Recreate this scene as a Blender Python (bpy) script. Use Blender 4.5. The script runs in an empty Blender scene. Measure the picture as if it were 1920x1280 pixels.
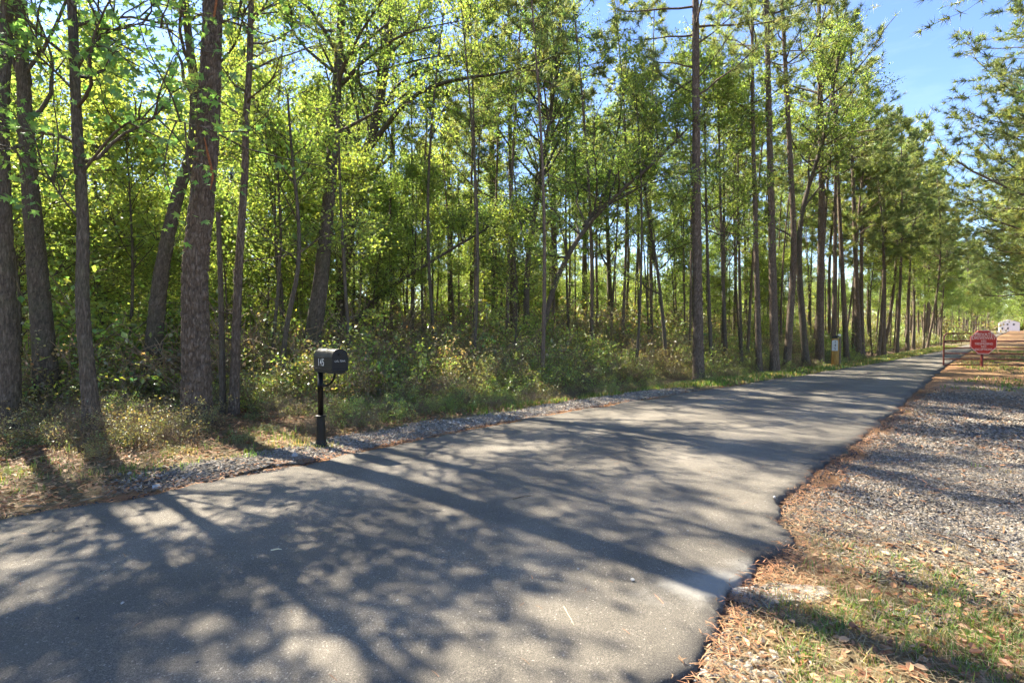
import bpy, math, random
import numpy as np
from mathutils import Matrix, Vector, Euler

# ------------------------------------------------------------------ camera, sky, sun
SC = bpy.context.scene
COL = SC.collection
W0, H0, FPX, HOR, CAMH = 1920.0, 1280.0, 950.0, 617.0, 1.5
PITCH = math.atan((640 - HOR) / FPX)
cam_d = bpy.data.cameras.new("camera"); cam_d.sensor_width = 36.0
cam_d.lens = FPX / W0 * 36.0; cam_d.clip_start = 0.05; cam_d.clip_end = 5000
cam = bpy.data.objects.new("camera", cam_d); COL.objects.link(cam)
cam.location = (0, 0, CAMH); cam.rotation_euler = (math.pi / 2 - PITCH, 0, 0)
SC.camera = cam

SUN_AZ, SUN_EL = math.radians(-49), math.radians(47)     # azimuth from +Y towards +X
sun_dir = Vector((math.sin(SUN_AZ) * math.cos(SUN_EL), math.cos(SUN_AZ) * math.cos(SUN_EL), math.sin(SUN_EL)))
world = bpy.data.worlds.new("World"); SC.world = world; world.use_nodes = True
wn, wl = world.node_tree.nodes, world.node_tree.links
wn.clear()
sky = wn.new("ShaderNodeTexSky"); sky.sky_type = 'NISHITA'; sky.sun_disc = False
sky.sun_elevation = SUN_EL; sky.sun_rotation = SUN_AZ
sky.air_density = 1.0; sky.dust_density = 0.1; sky.ozone_density = 2.4
bg = wn.new("ShaderNodeBackground"); bg.inputs[1].default_value = 0.076
wo = wn.new("ShaderNodeOutputWorld")
tc = wn.new("ShaderNodeTexCoord"); mp = wn.new("ShaderNodeMapping"); mp.inputs['Scale'].default_value = (1.2, 1.2, 4.5)
nz = wn.new("ShaderNodeTexNoise"); nz.inputs['Scale'].default_value = 2.2; nz.inputs['Detail'].default_value = 6; nz.inputs['Roughness'].default_value = 0.6
rp = wn.new("ShaderNodeValToRGB"); rp.color_ramp.elements[0].position = 0.46; rp.color_ramp.elements[1].position = 0.85
rp.color_ramp.elements[1].color = (0.22, 0.22, 0.22, 1)
mx = wn.new("ShaderNodeMixRGB"); mx.inputs[2].default_value = (5.2, 5.8, 6.8, 1)
wl.new(tc.outputs['Generated'], mp.inputs[0]); wl.new(mp.outputs[0], nz.inputs['Vector']); wl.new(nz.outputs[0], rp.inputs[0])
hsv = wn.new("ShaderNodeHueSaturation"); hsv.inputs['Saturation'].default_value = 1.12; hsv.inputs['Hue'].default_value = 0.513
wl.new(rp.outputs[0], mx.inputs[0]); wl.new(sky.outputs[0], hsv.inputs['Color']); wl.new(hsv.outputs[0], mx.inputs[1]); wl.new(mx.outputs[0], bg.inputs[0])
wl.new(bg.outputs[0], wo.inputs[0])

sun_l = bpy.data.lights.new("sun", 'SUN'); sun_l.energy = 4.5; sun_l.angle = math.radians(0.55); sun_l.color = (1.0, 0.93, 0.79)
sun = bpy.data.objects.new("sun", sun_l); COL.objects.link(sun)
sun.rotation_euler = sun_dir.to_track_quat('Z', 'Y').to_euler()

SC.view_settings.view_transform = 'Standard'; SC.view_settings.look = 'None'
SC.view_settings.exposure = 2.36; SC.view_settings.gamma = 1.0; SC.view_settings.use_curve_mapping = False
SC.cycles.max_bounces = 4; SC.cycles.use_light_tree = False; SC.cycles.diffuse_bounces = 4; SC.cycles.glossy_bounces = 1
SC.cycles.transmission_bounces = 3; SC.cycles.transparent_max_bounces = 2
SC.cycles.use_adaptive_sampling = True; SC.cycles.adaptive_threshold = 0.04; SC.cycles.debug_use_spatial_splits = False
SC.cycles.use_denoising = True; SC.cycles.caustics_reflective = False; SC.cycles.caustics_refractive = False
SC.render.film_transparent = False

# ------------------------------------------------------------------ frames of reference
TH = math.radians(44.5)
T2 = np.array([math.sin(TH), math.cos(TH)]); N2 = np.array([-math.cos(TH), math.sin(TH)])
def nt(n, t):
    return n * N2[0] + t * T2[0], n * N2[1] + t * T2[1]
def to_nt(x, y):
    return x * N2[0] + y * N2[1], x * T2[0] + y * T2[1]
CP, SP = math.cos(PITCH), math.sin(PITCH)
def ray(u, v):
    cx, cy = (u - 960) / FPX, (640 - v) / FPX
    return np.array([cx, CP + cy * SP, -SP + cy * CP])
def G(u, v):                                   # ground point seen at a spot of the photograph
    d = ray(u, v); k = -CAMH / d[2]
    return d[0] * k, d[1] * k
def at_depth(u, v, y):                         # point at a given distance in front of the camera
    d = ray(u, v); k = y / d[1]
    return np.array([d[0] * k, y, CAMH + d[2] * k])

LEFT_E = [(-300, 1030), (0, 975), (130, 955), (270, 935), (420, 905), (600, 868), (800, 825), (1000, 787), (1200, 754), (1350, 730), (1500, 706), (1600, 690), (1700, 672), (1780, 655), (1830, 643), (1870, 631)]
RIGHT_E = [(1290, 1290), (1340, 1195), (1392, 1108), (1436, 1076), (1470, 1040), (1481, 1018), (1452, 987), (1455, 968), (1490, 925), (1560, 872), (1640, 805), (1690, 765), (1720, 735), (1755, 700), (1800, 668), (1840, 648), (1870, 634)]
def edge_fn(pts):
    a = sorted([to_nt(*G(u, v))[::-1] for u, v in pts])
    return np.array([p[0] for p in a]), np.array([p[1] for p in a])
LT, LN = edge_fn(LEFT_E); RT, RN = edge_fn(RIGHT_E)
LT = np.concatenate([[-40], LT, [LT[-1] + 60, 400]]); LN = np.concatenate([[LN[0] + .3], LN, [2.9, 2.9]])
RT = np.concatenate([[-40], RT, [RT[-1] + 60, 400]]); RN = np.concatenate([[RN[0] - .2], RN, [0.2, 0.2]])
LN = np.maximum(LN, np.where(LT > 30, 3.3, -9)) if False else LN
nL = lambda t: np.interp(t, LT, LN)
nR = lambda t: np.interp(t, RT, RN)
def sstep(a, b, x):
    k = np.clip((x - a) / (b - a), 0, 1); return k * k * (3 - 2 * k)

RNG = np.random.default_rng(7)
def vnoise(x, y, seed=0):                      # smooth value noise
    x = np.asarray(x, float); y = np.asarray(y, float)
    xi, yi = np.floor(x).astype(np.int64), np.floor(y).astype(np.int64)
    fx, fy = x - xi, y - yi; fx = fx * fx * (3 - 2 * fx); fy = fy * fy * (3 - 2 * fy)
    def h(a, b):
        k = (a * 374761393 + b * 668265263 + seed * 974634777) & 0x7fffffff
        k = ((k ^ (k >> 13)) * 1274126177) & 0x7fffffff
        return ((k ^ (k >> 16)) & 0xffff) / 65535.0
    return (h(xi, yi) * (1 - fx) + h(xi + 1, yi) * fx) * (1 - fy) + (h(xi, yi + 1) * (1 - fx) + h(xi + 1, yi + 1) * fx) * fy
def rise(t):
    return 1.0 * sstep(70, 200, t)
def hgt(x, y):
    n, t = to_nt(np.asarray(x, float), np.asarray(y, float))
    dl = n - nL(t); dr = nR(t) - n
    z = rise(t)
    bumps = (vnoise(x * .7, y * .7, 1) - .5) * .16 + (vnoise(x * 2.3, y * 2.3, 2) - .5) * .06 + (vnoise(x * 6, y * 6, 4) - .5) * .03
    z = z + bumps * sstep(0.7, 3.0, dl) + (vnoise(x * .15, y * .15, 3) - .5) * .5 * sstep(6, 14, dl)
    z = z - .22 * np.exp(-((dl - 2.3) / .7) ** 2) * sstep(5, 9, t)            # shallow ditch
    z = z + bumps * .35 * sstep(0.2, 2.0, dr)
    x1, y1 = G(455, 884)                                                      # small gravel heap
    z = z + .10 * np.exp(-(((x - x1) / .55) ** 2 + ((y - y1) / .30) ** 2))
    return z - .03 * ((dl < 0) & (dr < 0))

# ------------------------------------------------------------------ mesh helpers
MATS = {}
def mesh(name, V, faces, mats, col=None, midx=None, smooth=False, attrs=None):
    V = np.asarray(V, np.float32); me = bpy.data.meshes.new(name)
    sizes = np.concatenate([np.full(len(f), f.shape[1], np.int32) for f in faces]) if faces else np.zeros(0, np.int32)
    loops = np.concatenate([f.reshape(-1) for f in faces]).astype(np.int32)
    me.vertices.add(len(V)); me.vertices.foreach_set("co", V.reshape(-1))
    me.loops.add(len(loops)); me.loops.foreach_set("vertex_index", loops)
    me.polygons.add(len(sizes))
    me.polygons.foreach_set("loop_start", np.concatenate([[0], np.cumsum(sizes)[:-1]]).astype(np.int32))
    if midx is not None: me.polygons.foreach_set("material_index", np.asarray(midx, np.int32))
    me.polygons.foreach_set("use_smooth", np.full(len(sizes), smooth))
    me.update(calc_edges=True)
    for m in (mats if isinstance(mats, (list, tuple)) else [mats]): me.materials.append(MATS[m])
    if col is not None:
        a = me.color_attributes.new("Col", 'FLOAT_COLOR', 'POINT')
        c = np.ones((len(V), 4), np.float32); c[:, :3] = col; a.data.foreach_set("color", c.reshape(-1))
    for k, v in (attrs or {}).items():
        a = me.attributes.new(k, 'FLOAT', 'POINT'); a.data.foreach_set("value", np.asarray(v, np.float32))
    me.validate(verbose=False)
    return me
def obj(name, me, parent=None, loc=None, rot=None, scale=None):
    o = bpy.data.objects.new(name, me); COL.objects.link(o)
    if parent is not None: o.parent = parent
    if loc is not None: o.location = loc
    if rot is not None: o.rotation_euler = rot
    if scale is not None: o.scale = (scale,) * 3 if np.isscalar(scale) else scale
    return o
def tag(o, label, cat, group=None):
    o["label"] = label; o["category"] = cat
    if group: o["group"] = group
    return o
def empty(name, loc=(0, 0, 0), rz=0.0):
    o = bpy.data.objects.new(name, None); COL.objects.link(o); o.location = loc; o.rotation_euler = (0, 0, rz); return o

class MB:                                       # collects vertices, faces and colours of one mesh
    def __init__(s): s.V, s.F, s.C, s.n = [], [], [], 0; s.M = []
    def add(s, V, F, C=(1, 1, 1), m=0):
        V = np.asarray(V, float).reshape(-1, 3); F = np.asarray(F, int)
        s.V.append(V); s.F.append(F + s.n); c = np.asarray(C, float)
        s.C.append(np.broadcast_to(c, (len(V), 3))); s.M.append(np.full(len(F), m)); s.n += len(V)
    def box(s, c, d, rot=None, C=(1, 1, 1)):
        q = np.array([[i, j, k] for i in (-.5, .5) for j in (-.5, .5) for k in (-.5, .5)]) * np.array(d)
        if rot is not None: q = q @ np.array(rot).T
        s.add(q + np.array(c), [[0, 1, 3, 2], [4, 6, 7, 5], [0, 4, 5, 1], [2, 3, 7, 6], [0, 2, 6, 4], [1, 5, 7, 3]], C)
    def tube(s, P, R, sides=10, cap=True, C=(1, 1, 1)):
        V, F = tubes(np.asarray(P, float)[None], np.asarray(R, float)[None], sides); s.add(V, F, C)
        if cap:
            k = len(P)
            for ring in (0, k - 1):
                idx = np.arange(sides) + ring * sides
                cen = np.asarray(P[ring], float)
                base = s.n; s.add(np.vstack([V[idx], cen]), [[i, (i + 1) % sides, sides, sides] if 0 else [i, (i + 1) % sides, sides] for i in range(sides)], C)
    def lathe(s, prof, sides=24, C=(1, 1, 1), c=(0, 0)):
        a = np.arange(sides) * 2 * math.pi / sides
        V = np.concatenate([np.stack([c[0] + r * np.cos(a), c[1] + r * np.sin(a), np.full(sides, z)], 1) for r, z in prof])
        F = [[k * sides + i, k * sides + (i + 1) % sides, (k + 1) * sides + (i + 1) % sides, (k + 1) * sides + i] for k in range(len(prof) - 1) for i in range(sides)]
        s.add(V, F, C)
    def mesh(s, name, mats, smooth=False, attrs=None):
        V = np.concatenate(s.V); C = np.concatenate(s.C)
        by = {}
        for f, m in zip(s.F, s.M): by.setdefault(f.shape[1], []).append((f, m))
        F = [np.concatenate([x[0] for x in v]) for v in by.values()]
        M = np.concatenate([np.concatenate([x[1] for x in v]) for v in by.values()])
        return mesh(name, V, F, mats, C, M, smooth, attrs)

def tubes(P, R, sides):                         # P (B,K,3) centre lines, R (B,K) radii
    B, K, _ = P.shape
    Tn = np.gradient(P, axis=1); Tn /= np.linalg.norm(Tn, axis=2, keepdims=True) + 1e-9
    ref = np.where(np.abs(Tn[..., 2:3]) > .8, np.array([1.0, 0, 0]), np.array([0, 0, 1.0]))
    ref = np.broadcast_to(ref[:, :1], P.shape)
    A = np.cross(Tn, ref); A /= np.linalg.norm(A, axis=2, keepdims=True) + 1e-9
    Bn = np.cross(Tn, A)
    a = np.arange(sides) * 2 * math.pi / sides
    V = P[:, :, None] + R[:, :, None, None] * (A[:, :, None] * np.cos(a)[:, None] + Bn[:, :, None] * np.sin(a)[:, None])
    i = np.arange(sides); k = np.arange(K - 1); b = np.arange(B)
    base = (b[:, None, None] * K + k[None, :, None]) * sides
    j = (i + 1) % sides
    F = np.stack([base + i, base + j, base + sides + j, base + sides + i], -1).reshape(-1, 4)
    return V.reshape(-1, 3), F

LEAF = {
 'rhomb': (np.array([[0, 0, 0], [.45, .33, .07], [1, 0, -.08], [.45, -.33, .07]]), [np.array([[0, 1, 2], [0, 2, 3]])]),
 'oval': (np.array([[0, 0, 0], [.3, .27, .06], [.7, .24, .02], [1, 0, -.12], [.7, -.24, .02], [.3, -.27, .06]]), [np.array([[0, 1, 2, 3], [0, 3, 4, 5]])]),
 'needle': (np.array([[0, .03, 0], [0, -.03, 0], [1, 0, 0]]), [np.array([[0, 1, 2]])]),
}
def _maple():
    pol = [(0, 1.0), (22, .42), (48, .86), (78, .38), (108, .58), (150, .22)]
    pts = [(0.22, 0, 0.03)]
    for a, r in pol: pts.append((.22 + .78 * r * math.cos(math.radians(a)), .78 * r * math.sin(math.radians(a)), -.10 * r * r))
    for a, r in reversed(pol[1:]): pts.append((.22 + .78 * r * math.cos(math.radians(a)), -.78 * r * math.sin(math.radians(a)), -.10 * r * r))
    k = len(pts) - 1
    return np.array(pts), [np.array([[0, 1 + i, 1 + (i + 1) % k] for i in range(k)])]
LEAF['maple'] = _maple()
def leaves(mb, P, size, rng, C, shape='rhomb', flat=.8, direc=None, droop=0.0, m=0):
    N = len(P)
    if N == 0: return
    nr = rng.normal(size=(N, 3)); nr /= np.linalg.norm(nr, axis=1, keepdims=True); nr[:, 2] += flat
    nr /= np.linalg.norm(nr, axis=1, keepdims=True) + 1e-9
    a = rng.normal(size=(N, 3)) if direc is None else direc + rng.normal(size=(N, 3)) * .35
    a[:, 2] -= droop
    a -= nr * np.sum(a * nr, 1, keepdims=True); a /= np.linalg.norm(a, axis=1, keepdims=True) + 1e-9
    b = np.cross(nr, a); T, Fs = LEAF[shape]
    sz = np.broadcast_to(np.asarray(size, float), (N,))[:, None, None]
    V = P[:, None] + sz * (T[None, :, 0:1] * a[:, None] + T[None, :, 1:2] * b[:, None] + T[None, :, 2:3] * nr[:, None])
    k = len(T)
    for F in Fs:
        mb.add(V.reshape(-1, 3), (F[None] + (np.arange(N) * k)[:, None, None]).reshape(-1, F.shape[1]), np.repeat(np.broadcast_to(C, (N, 3)), k, 0), m)
def vary(rng, c, N, amt=.25, hue=.12):
    c = np.array(c); k = np.exp(rng.normal(0, amt, (N, 1))); h = rng.normal(0, hue, (N, 1))
    return np.clip(c * k * np.concatenate([1 + h, np.ones((N, 1)), 1 - .3 * h], 1), .002, .9)

# ------------------------------------------------------------------ materials
def mat(name):
    m = bpy.data.materials.new(name); m.use_nodes = True; MATS[name] = m
    nt_ = m.node_tree; nt_.nodes.clear(); out = nt_.nodes.new("ShaderNodeOutputMaterial")
    return m, nt_.nodes, nt_.links, out
def N_(nodes, t, **kw):
    n = nodes.new("ShaderNode" + t)
    for k, v in kw.items():
        if k in n.inputs: n.inputs[k].default_value = v
        else: setattr(n, k, v)
    return n
def noise(nodes, links, scale, detail=4, rough=.55, vec=None):
    n = N_(nodes, "TexNoise", Scale=scale, Detail=detail, Roughness=rough)
    if vec is not None: links.new(vec, n.inputs['Vector'])
    return n.outputs[0]
def ramp(nodes, links, fac, stops):
    r = nodes.new("ShaderNodeValToRGB"); e = r.color_ramp.elements
    while len(e) < len(stops): e.new(.5)
    for i, (p, c) in enumerate(stops):
        e[i].position = p; e[i].color = (c, c, c, 1) if np.isscalar(c) else (*c, 1)
    links.new(fac, r.inputs[0]); return r.outputs[0]
def mixc(nodes, links, f, a, b, mode='MIX'):
    m = nodes.new("ShaderNodeMixRGB"); m.blend_type = mode
    for i, v in ((0, f), (1, a), (2, b)):
        if isinstance(v, (int, float)): m.inputs[i].default_value = v if i == 0 else (v, v, v, 1)
        elif isinstance(v, tuple): m.inputs[i].default_value = (*v, 1)
        else: links.new(v, m.inputs[i])
    return m.outputs[0]
def math_(nodes, links, op, a, b=0.0, c=None):
    m = nodes.new("ShaderNodeMath"); m.operation = op
    for i, v in ((0, a), (1, b), (2, c)):
        if v is None: continue
        if isinstance(v, (int, float)): m.inputs[i].default_value = v
        else: links.new(v, m.inputs[i])
    return m.outputs[0]
def attr(nodes, name): return N_(nodes, "Attribute", attribute_name=name)
def finish(nodes, links, out, color, rough=.8, bump=None, bs=.3, bd=.02, metal=0.0, spec=.3):
    p = nodes.new("ShaderNodeBsdfPrincipled")
    for k, v in (('Base Color', color), ('Roughness', rough), ('Metallic', metal)):
        if isinstance(v, (int, float)): p.inputs[k].default_value = v
        elif isinstance(v, tuple): p.inputs[k].default_value = (*v, 1)
        else: links.new(v, p.inputs[k])
    p.inputs['Specular IOR Level'].default_value = spec
    if bump is not None:
        b = nodes.new("ShaderNodeBump"); b.inputs['Strength'].default_value = bs; b.inputs['Distance'].default_value = bd
        links.new(bump, b.inputs['Height']); links.new(b.outputs[0], p.inputs['Normal'])
    links.new(p.outputs[0], out.inputs[0]); return p

def leaf_mat(name, trans=.5, gain=(1.5, 1.35, .8), gloss=.06, rough=.42):
    m, n, l, o = mat(name); a = attr(n, "Col").outputs['Color']
    d = n.new("ShaderNodeBsdfDiffuse"); t = n.new("ShaderNodeBsdfTranslucent"); g = N_(n, "BsdfGlossy", Roughness=rough)
    l.new(a, d.inputs[0]); tcx = mixc(n, l, 1.0, a, gain, 'MULTIPLY'); l.new(tcx, t.inputs[0])
    m1 = n.new("ShaderNodeMixShader"); m1.inputs[0].default_value = trans; l.new(d.outputs[0], m1.inputs[1]); l.new(t.outputs[0], m1.inputs[2])
    m2 = n.new("ShaderNodeMixShader"); m2.inputs[0].default_value = gloss; l.new(m1.outputs[0], m2.inputs[1]); l.new(g.outputs[0], m2.inputs[2])
    l.new(m2.outputs[0], o.inputs[0])
leaf_mat('leaf', .58, (1.65, 1.55, 1.1), .05, .45)
leaf_mat('leaf_waxy', .5, (1.75, 1.6, 1.0), .08, .38)
leaf_mat('needles', .54, (1.5, 1.45, .95), .05, .5)
leaf_mat('grass_blade', .45, (1.4, 1.3, .7), .04, .5)
leaf_mat('dead_leaf', .15, (1.2, 1, .8), .04, .5)

def bark_mat(name, dark, mid, light, sc=(9, 9, 2.2), bd=.03, moss=.0):
    m, n, l, o = mat(name); t = n.new("ShaderNodeTexCoord"); mp = n.new("ShaderNodeMapping"); mp.inputs['Scale'].default_value = sc
    l.new(t.outputs['Object'], mp.inputs[0])
    nz1 = noise(n, l, 2.2, 6, .7, mp.outputs[0]); nz2 = noise(n, l, .8, 3, .5, t.outputs['Object'])
    nz3 = noise(n, l, 1.0, 3, .6, mp.outputs[0]); nz4 = noise(n, l, 26, 4, .6, t.outputs['Object'])
    rid = math_(n, l, 'ABSOLUTE', math_(n, l, 'SUBTRACT', nz3, .5))
    crack = ramp(n, l, rid, [(0.0, 0.0), (.10, .8), (.3, 1.0)])
    hgt_ = mixc(n, l, .35, mixc(n, l, .5, crack, nz1), nz4)
    c = ramp(n, l, hgt_, [(.15, dark), (.5, mid), (.85, light)])
    c = mixc(n, l, ramp(n, l, nz2, [(.35, .25), (.7, 0.0)]), c, (.07, .062, .048))
    if moss:
        mm = ramp(n, l, noise(n, l, 1.7, 4, .6, t.outputs['Object']), [(.5, 0.0), (.75, moss)])
        c = mixc(n, l, mm, c, (.09, .11, .05))
    a = attr(n, "Col"); c = mixc(n, l, 1.0, c, a.outputs['Color'], 'MULTIPLY')
    finish(n, l, o, c, .9, hgt_, .8, bd, spec=.15)
bark_mat('bark_pine', (.046, .032, .022), (.145, .106, .077), (.27, .21, .16), (24, 24, 5), .035)
bark_mat('bark_hard', (.038, .030, .022), (.115, .09, .067), (.21, .172, .135), (40, 40, 6), .02, .4)
bark_mat('bark_far', (.055, .039, .028), (.16, .117, .086), (.28, .21, .16), (24, 24, 4), .02)

def simple(name, c, rough=.6, metal=0.0, ns=0, amt=.3, bd=.004, spec=.4):
    m, n, l, o = mat(name); t = n.new("ShaderNodeTexCoord")
    if ns:
        z = noise(n, l, ns, 5, .6, t.outputs['Object']); cc = mixc(n, l, ramp(n, l, z, [(.3, 0.0), (.75, 1.0)]), tuple(np.array(c) * (1 - amt)), tuple(np.minimum(1, np.array(c) * (1 + amt * .6))))
        finish(n, l, o, cc, rough, z, .3, bd, metal, spec)
    else: finish(n, l, o, tuple(c), rough, metal=metal, spec=spec)
simple('black_metal', (.004, .004, .004), .45, 0.0, 60, .4, .0006, .3)
simple('black_door', (.005, .005, .006), .5, 0.0, 60, .3, .0006, .3)
simple('white_print', (.62, .62, .58), .6, 0, 80, .15)
simple('faded_print', (.42, .42, .40), .6, 0, 80, .3)
simple('red_paint', (.13, .018, .014), .5, 0.0, 18, .45, .001)
simple('sign_red', (.40, .026, .014), .75, 0.0, 9, .12, .0004)
simple('sign_cream', (.75, .60, .52), .6, 0, 40, .2)
simple('rust_pipe', (.10, .024, .017), .6, 0.2, 12, .5, .001)
simple('house_white', (.80, .80, .78), .7, 0, 3, .04)
simple('house_trim', (.62, .63, .64), .6)
simple('house_glass', (.06, .07, .09), .15)
simple('shingle_grey', (.35, .34, .33), .9, 0, 12, .3)
simple('concrete', (.33, .30, .26), .95, 0, 25, .35, .006)
simple('plastic_black', (.015, .014, .013), .4)
simple('pebble_pale', (.34, .33, .31), .8, 0, 30, .25)
simple('pebble_dark', (.06, .06, .065), .8, 0, 30, .3)
simple('twig', (.20, .15, .10), .85, 0, 40, .4)
simple('straw_stem', (.55, .48, .30), .8)

m, n, l, o = mat('post_wood'); t = n.new("ShaderNodeTexCoord"); mp = n.new("ShaderNodeMapping"); mp.inputs['Scale'].default_value = (22, 22, 1.2); l.new(t.outputs['Object'], mp.inputs[0])
z = noise(n, l, 2.5, 6, .6, mp.outputs[0]); finish(n, l, o, ramp(n, l, z, [(.3, (.22, .12, .03)), (.55, (.40, .235, .065)), (.8, (.48, .31, .11))]), .85, z, .4, .008)

m, n, l, o = mat('stone_bits'); a = attr(n, "Col"); t = n.new("ShaderNodeTexCoord")
z = noise(n, l, 60, 3, .6, t.outputs['Object']); finish(n, l, o, mixc(n, l, 1.0, a.outputs['Color'], ramp(n, l, z, [(.25, .7), (.75, 1.2)]), 'MULTIPLY'), .85, spec=.25)

# asphalt
m, n, l, o = mat('asphalt'); g = n.new("ShaderNodeNewGeometry"); P = g.outputs['Position']
fine = noise(n, l, 210, 3, .75, P); mid = noise(n, l, 36, 5, .7, P); big = noise(n, l, .55, 5, .6, P); blot = noise(n, l, 2.6, 5, .65, P)
vo = N_(n, "TexVoronoi", Scale=130.0); l.new(P, vo.inputs['Vector'])
c = ramp(n, l, fine, [(.26, (.066, .056, .044)), (.5, (.178, .157, .126)), (.74, (.40, .355, .285))])
agg = ramp(n, l, vo.outputs['Color'], [(.0, .75), (.82, 1.0), (.95, 2.2)]); c = mixc(n, l, .75, c, mixc(n, l, 1.0, c, agg, 'MULTIPLY'))
c = mixc(n, l, 1.0, c, ramp(n, l, big, [(.3, (.72, .72, .73)), (.7, (1.2, 1.18, 1.14))]), 'MULTIPLY')
c = mixc(n, l, 1.0, c, ramp(n, l, blot, [(.3, .88), (.7, 1.1)]), 'MULTIPLY')
e = attr(n, "edge").outputs['Fac']                                     # fresh dark tar along the ragged rim
ef = ramp(n, l, math_(n, l, 'ADD', e, math_(n, l, 'MULTIPLY', blot, .16)), [(.10, 1.0), (.24, 0.0)])
c = mixc(n, l, math_(n, l, 'MULTIPLY', ef, .5), c, (.028, .028, .03))
d = attr(n, "dust").outputs['Fac']
df = ramp(n, l, math_(n, l, 'MULTIPLY', d, math_(n, l, 'ADD', mid, blot)), [(.38, 0.0), (1.0, .8)])
c = mixc(n, l, df, c, (.36, .335, .285))
trk = attr(n, "track").outputs['Fac']
c = mixc(n, l, 1.0, c, ramp(n, l, math_(n, l, 'MULTIPLY', trk, math_(n, l, 'ADD', blot, .4)), [(0.0, .93), (1.0, 1.16)]), 'MULTIPLY')
vc = N_(n, "TexVoronoi", feature='DISTANCE_TO_EDGE', Scale=.55)
wv = n.new("ShaderNodeVectorMath"); wv.operation = 'ADD'; cxn = N_(n, "TexNoise", Scale=2.5, Detail=5.0); l.new(P, cxn.inputs['Vector']); l.new(P, wv.inputs[0]); l.new(cxn.outputs['Color'], wv.inputs[1]); l.new(wv.outputs[0], vc.inputs['Vector'])
crk = math_(n, l, 'MULTIPLY', ramp(n, l, vc.outputs['Distance'], [(0.0, 1.0), (.006, 0.0)]), ramp(n, l, big, [(.5, 0.0), (.62, .7)]))
c = mixc(n, l, crk, c, (.035, .033, .03))
hh = math_(n, l, 'ADD', fine, math_(n, l, 'MULTIPLY', mid, .8))
finish(n, l, o, c, .88, hh, .8, .010, spec=.2)

# ground: litter, straw, gravel and turf by distance from the driveway's edges
m, n, l, o = mat('ground'); g = n.new("ShaderNodeNewGeometry"); P = g.outputs['Position']
nf = noise(n, l, 70, 4, .75, P); nm = noise(n, l, 9, 6, .7, P); nb = noise(n, l, 1.3, 5, .6, P); nb2 = noise(n, l, .45, 4, .6, P)
vo = N_(n, "TexVoronoi", Scale=45.0); l.new(P, vo.inputs['Vector'])
wob = math_(n, l, 'MULTIPLY', math_(n, l, 'SUBTRACT', nb, .5), .9)
dl = math_(n, l, 'ADD', attr(n, "dl").outputs['Fac'], wob); dr = math_(n, l, 'ADD', attr(n, "dr").outputs['Fac'], wob); tt = math_(n, l, 'ADD', attr(n, "tt").outputs['Fac'], math_(n, l, 'MULTIPLY', wob, 3.0))
litter = ramp(n, l, nm, [(.25, (.05, .034, .02)), (.5, (.15, .10, .062)), (.75, (.26, .18, .115))])
straw = ramp(n, l, nm, [(.25, (.11, .055, .026)), (.5, (.27, .15, .075)), (.78, (.42, .27, .155))])
grav = ramp(n, l, vo.outputs['Color'], [(.1, (.12, .10, .08)), (.45, (.24, .21, .175)), (.8, (.42, .375, .315))])
turf = ramp(n, l, nm, [(.25, (.075, .06, .03)), (.5, (.16, .13, .068)), (.75, (.25, .2, .11))])
def band(x, a, b): return ramp(n, l, math_(n, l, 'DIVIDE', math_(n, l, 'SUBTRACT', x, a), b - a), [(0.0, 0.0), (1.0, 1.0)])
left = mixc(n, l, band(dl, .25, .5), straw, grav)
left = mixc(n, l, band(math_(n, l, 'ADD', dl, math_(n, l, 'MULTIPLY', attr(n, "nogr").outputs['Fac'], 2.0)), .75, 1.15), left, turf)
left = mixc(n, l, band(dl, 1.7, 2.6), left, litter)
straw2 = mixc(n, l, ramp(n, l, nb2, [(.45, 0.0), (.62, .55)]), straw, turf)
right = mixc(n, l, band(tt, 3.6, 4.3), mixc(n, l, .3, turf, straw), mixc(n, l, ramp(n, l, nb, [(.52, 0.0), (.75, .65)]), grav, straw))
right = mixc(n, l, band(tt, 15.5, 21), right, straw2)
right = mixc(n, l, band(dr, .1, .45), straw, right)
right = mixc(n, l, band(dr, 9, 14), right, litter)
side = band(attr(n, "dl").outputs['Fac'], -.6, -.5)
c = mixc(n, l, side, right, left)
c = mixc(n, l, 1.0, c, ramp(n, l, nf, [(.25, .6), (.75, 1.35)]), 'MULTIPLY')
finish(n, l, o, c, .95, math_(n, l, 'ADD', nf, nm), .6, .03, spec=.1)

# ------------------------------------------------------------------ the ground and the driveway
ang = np.linspace(0, 2 * math.pi, 361)[:-1]
rad = np.concatenate([[0.0], np.geomspace(.35, 60, 150), np.geomspace(64, 2600, 34)])
X = (rad[:, None] * np.sin(ang)).reshape(-1); Y = (rad[:, None] * np.cos(ang)).reshape(-1)
nn_, tt_ = to_nt(X, Y); Z = hgt(X, Y) - .012
i = np.arange(360); j = (i + 1) % 360
F = np.concatenate([np.stack([k * 360 + i, k * 360 + j, (k + 1) * 360 + j, (k + 1) * 360 + i], 1)[:, ::-1] for k in range(len(rad) - 1)])
nogr = sstep(11.0, 14.5, tt_) + sstep(.9, .2, tt_)
gm = mesh("ground", np.stack([X, Y, Z], 1), [F], 'ground', None, None, True, dict(dl=nn_ - nL(tt_), dr=nR(tt_) - nn_, tt=tt_, nogr=nogr))
ground = obj("ground", gm); ground["kind"] = "structure"; ground["label"] = "brown leaf and straw strewn ground of the wood and verges"

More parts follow.
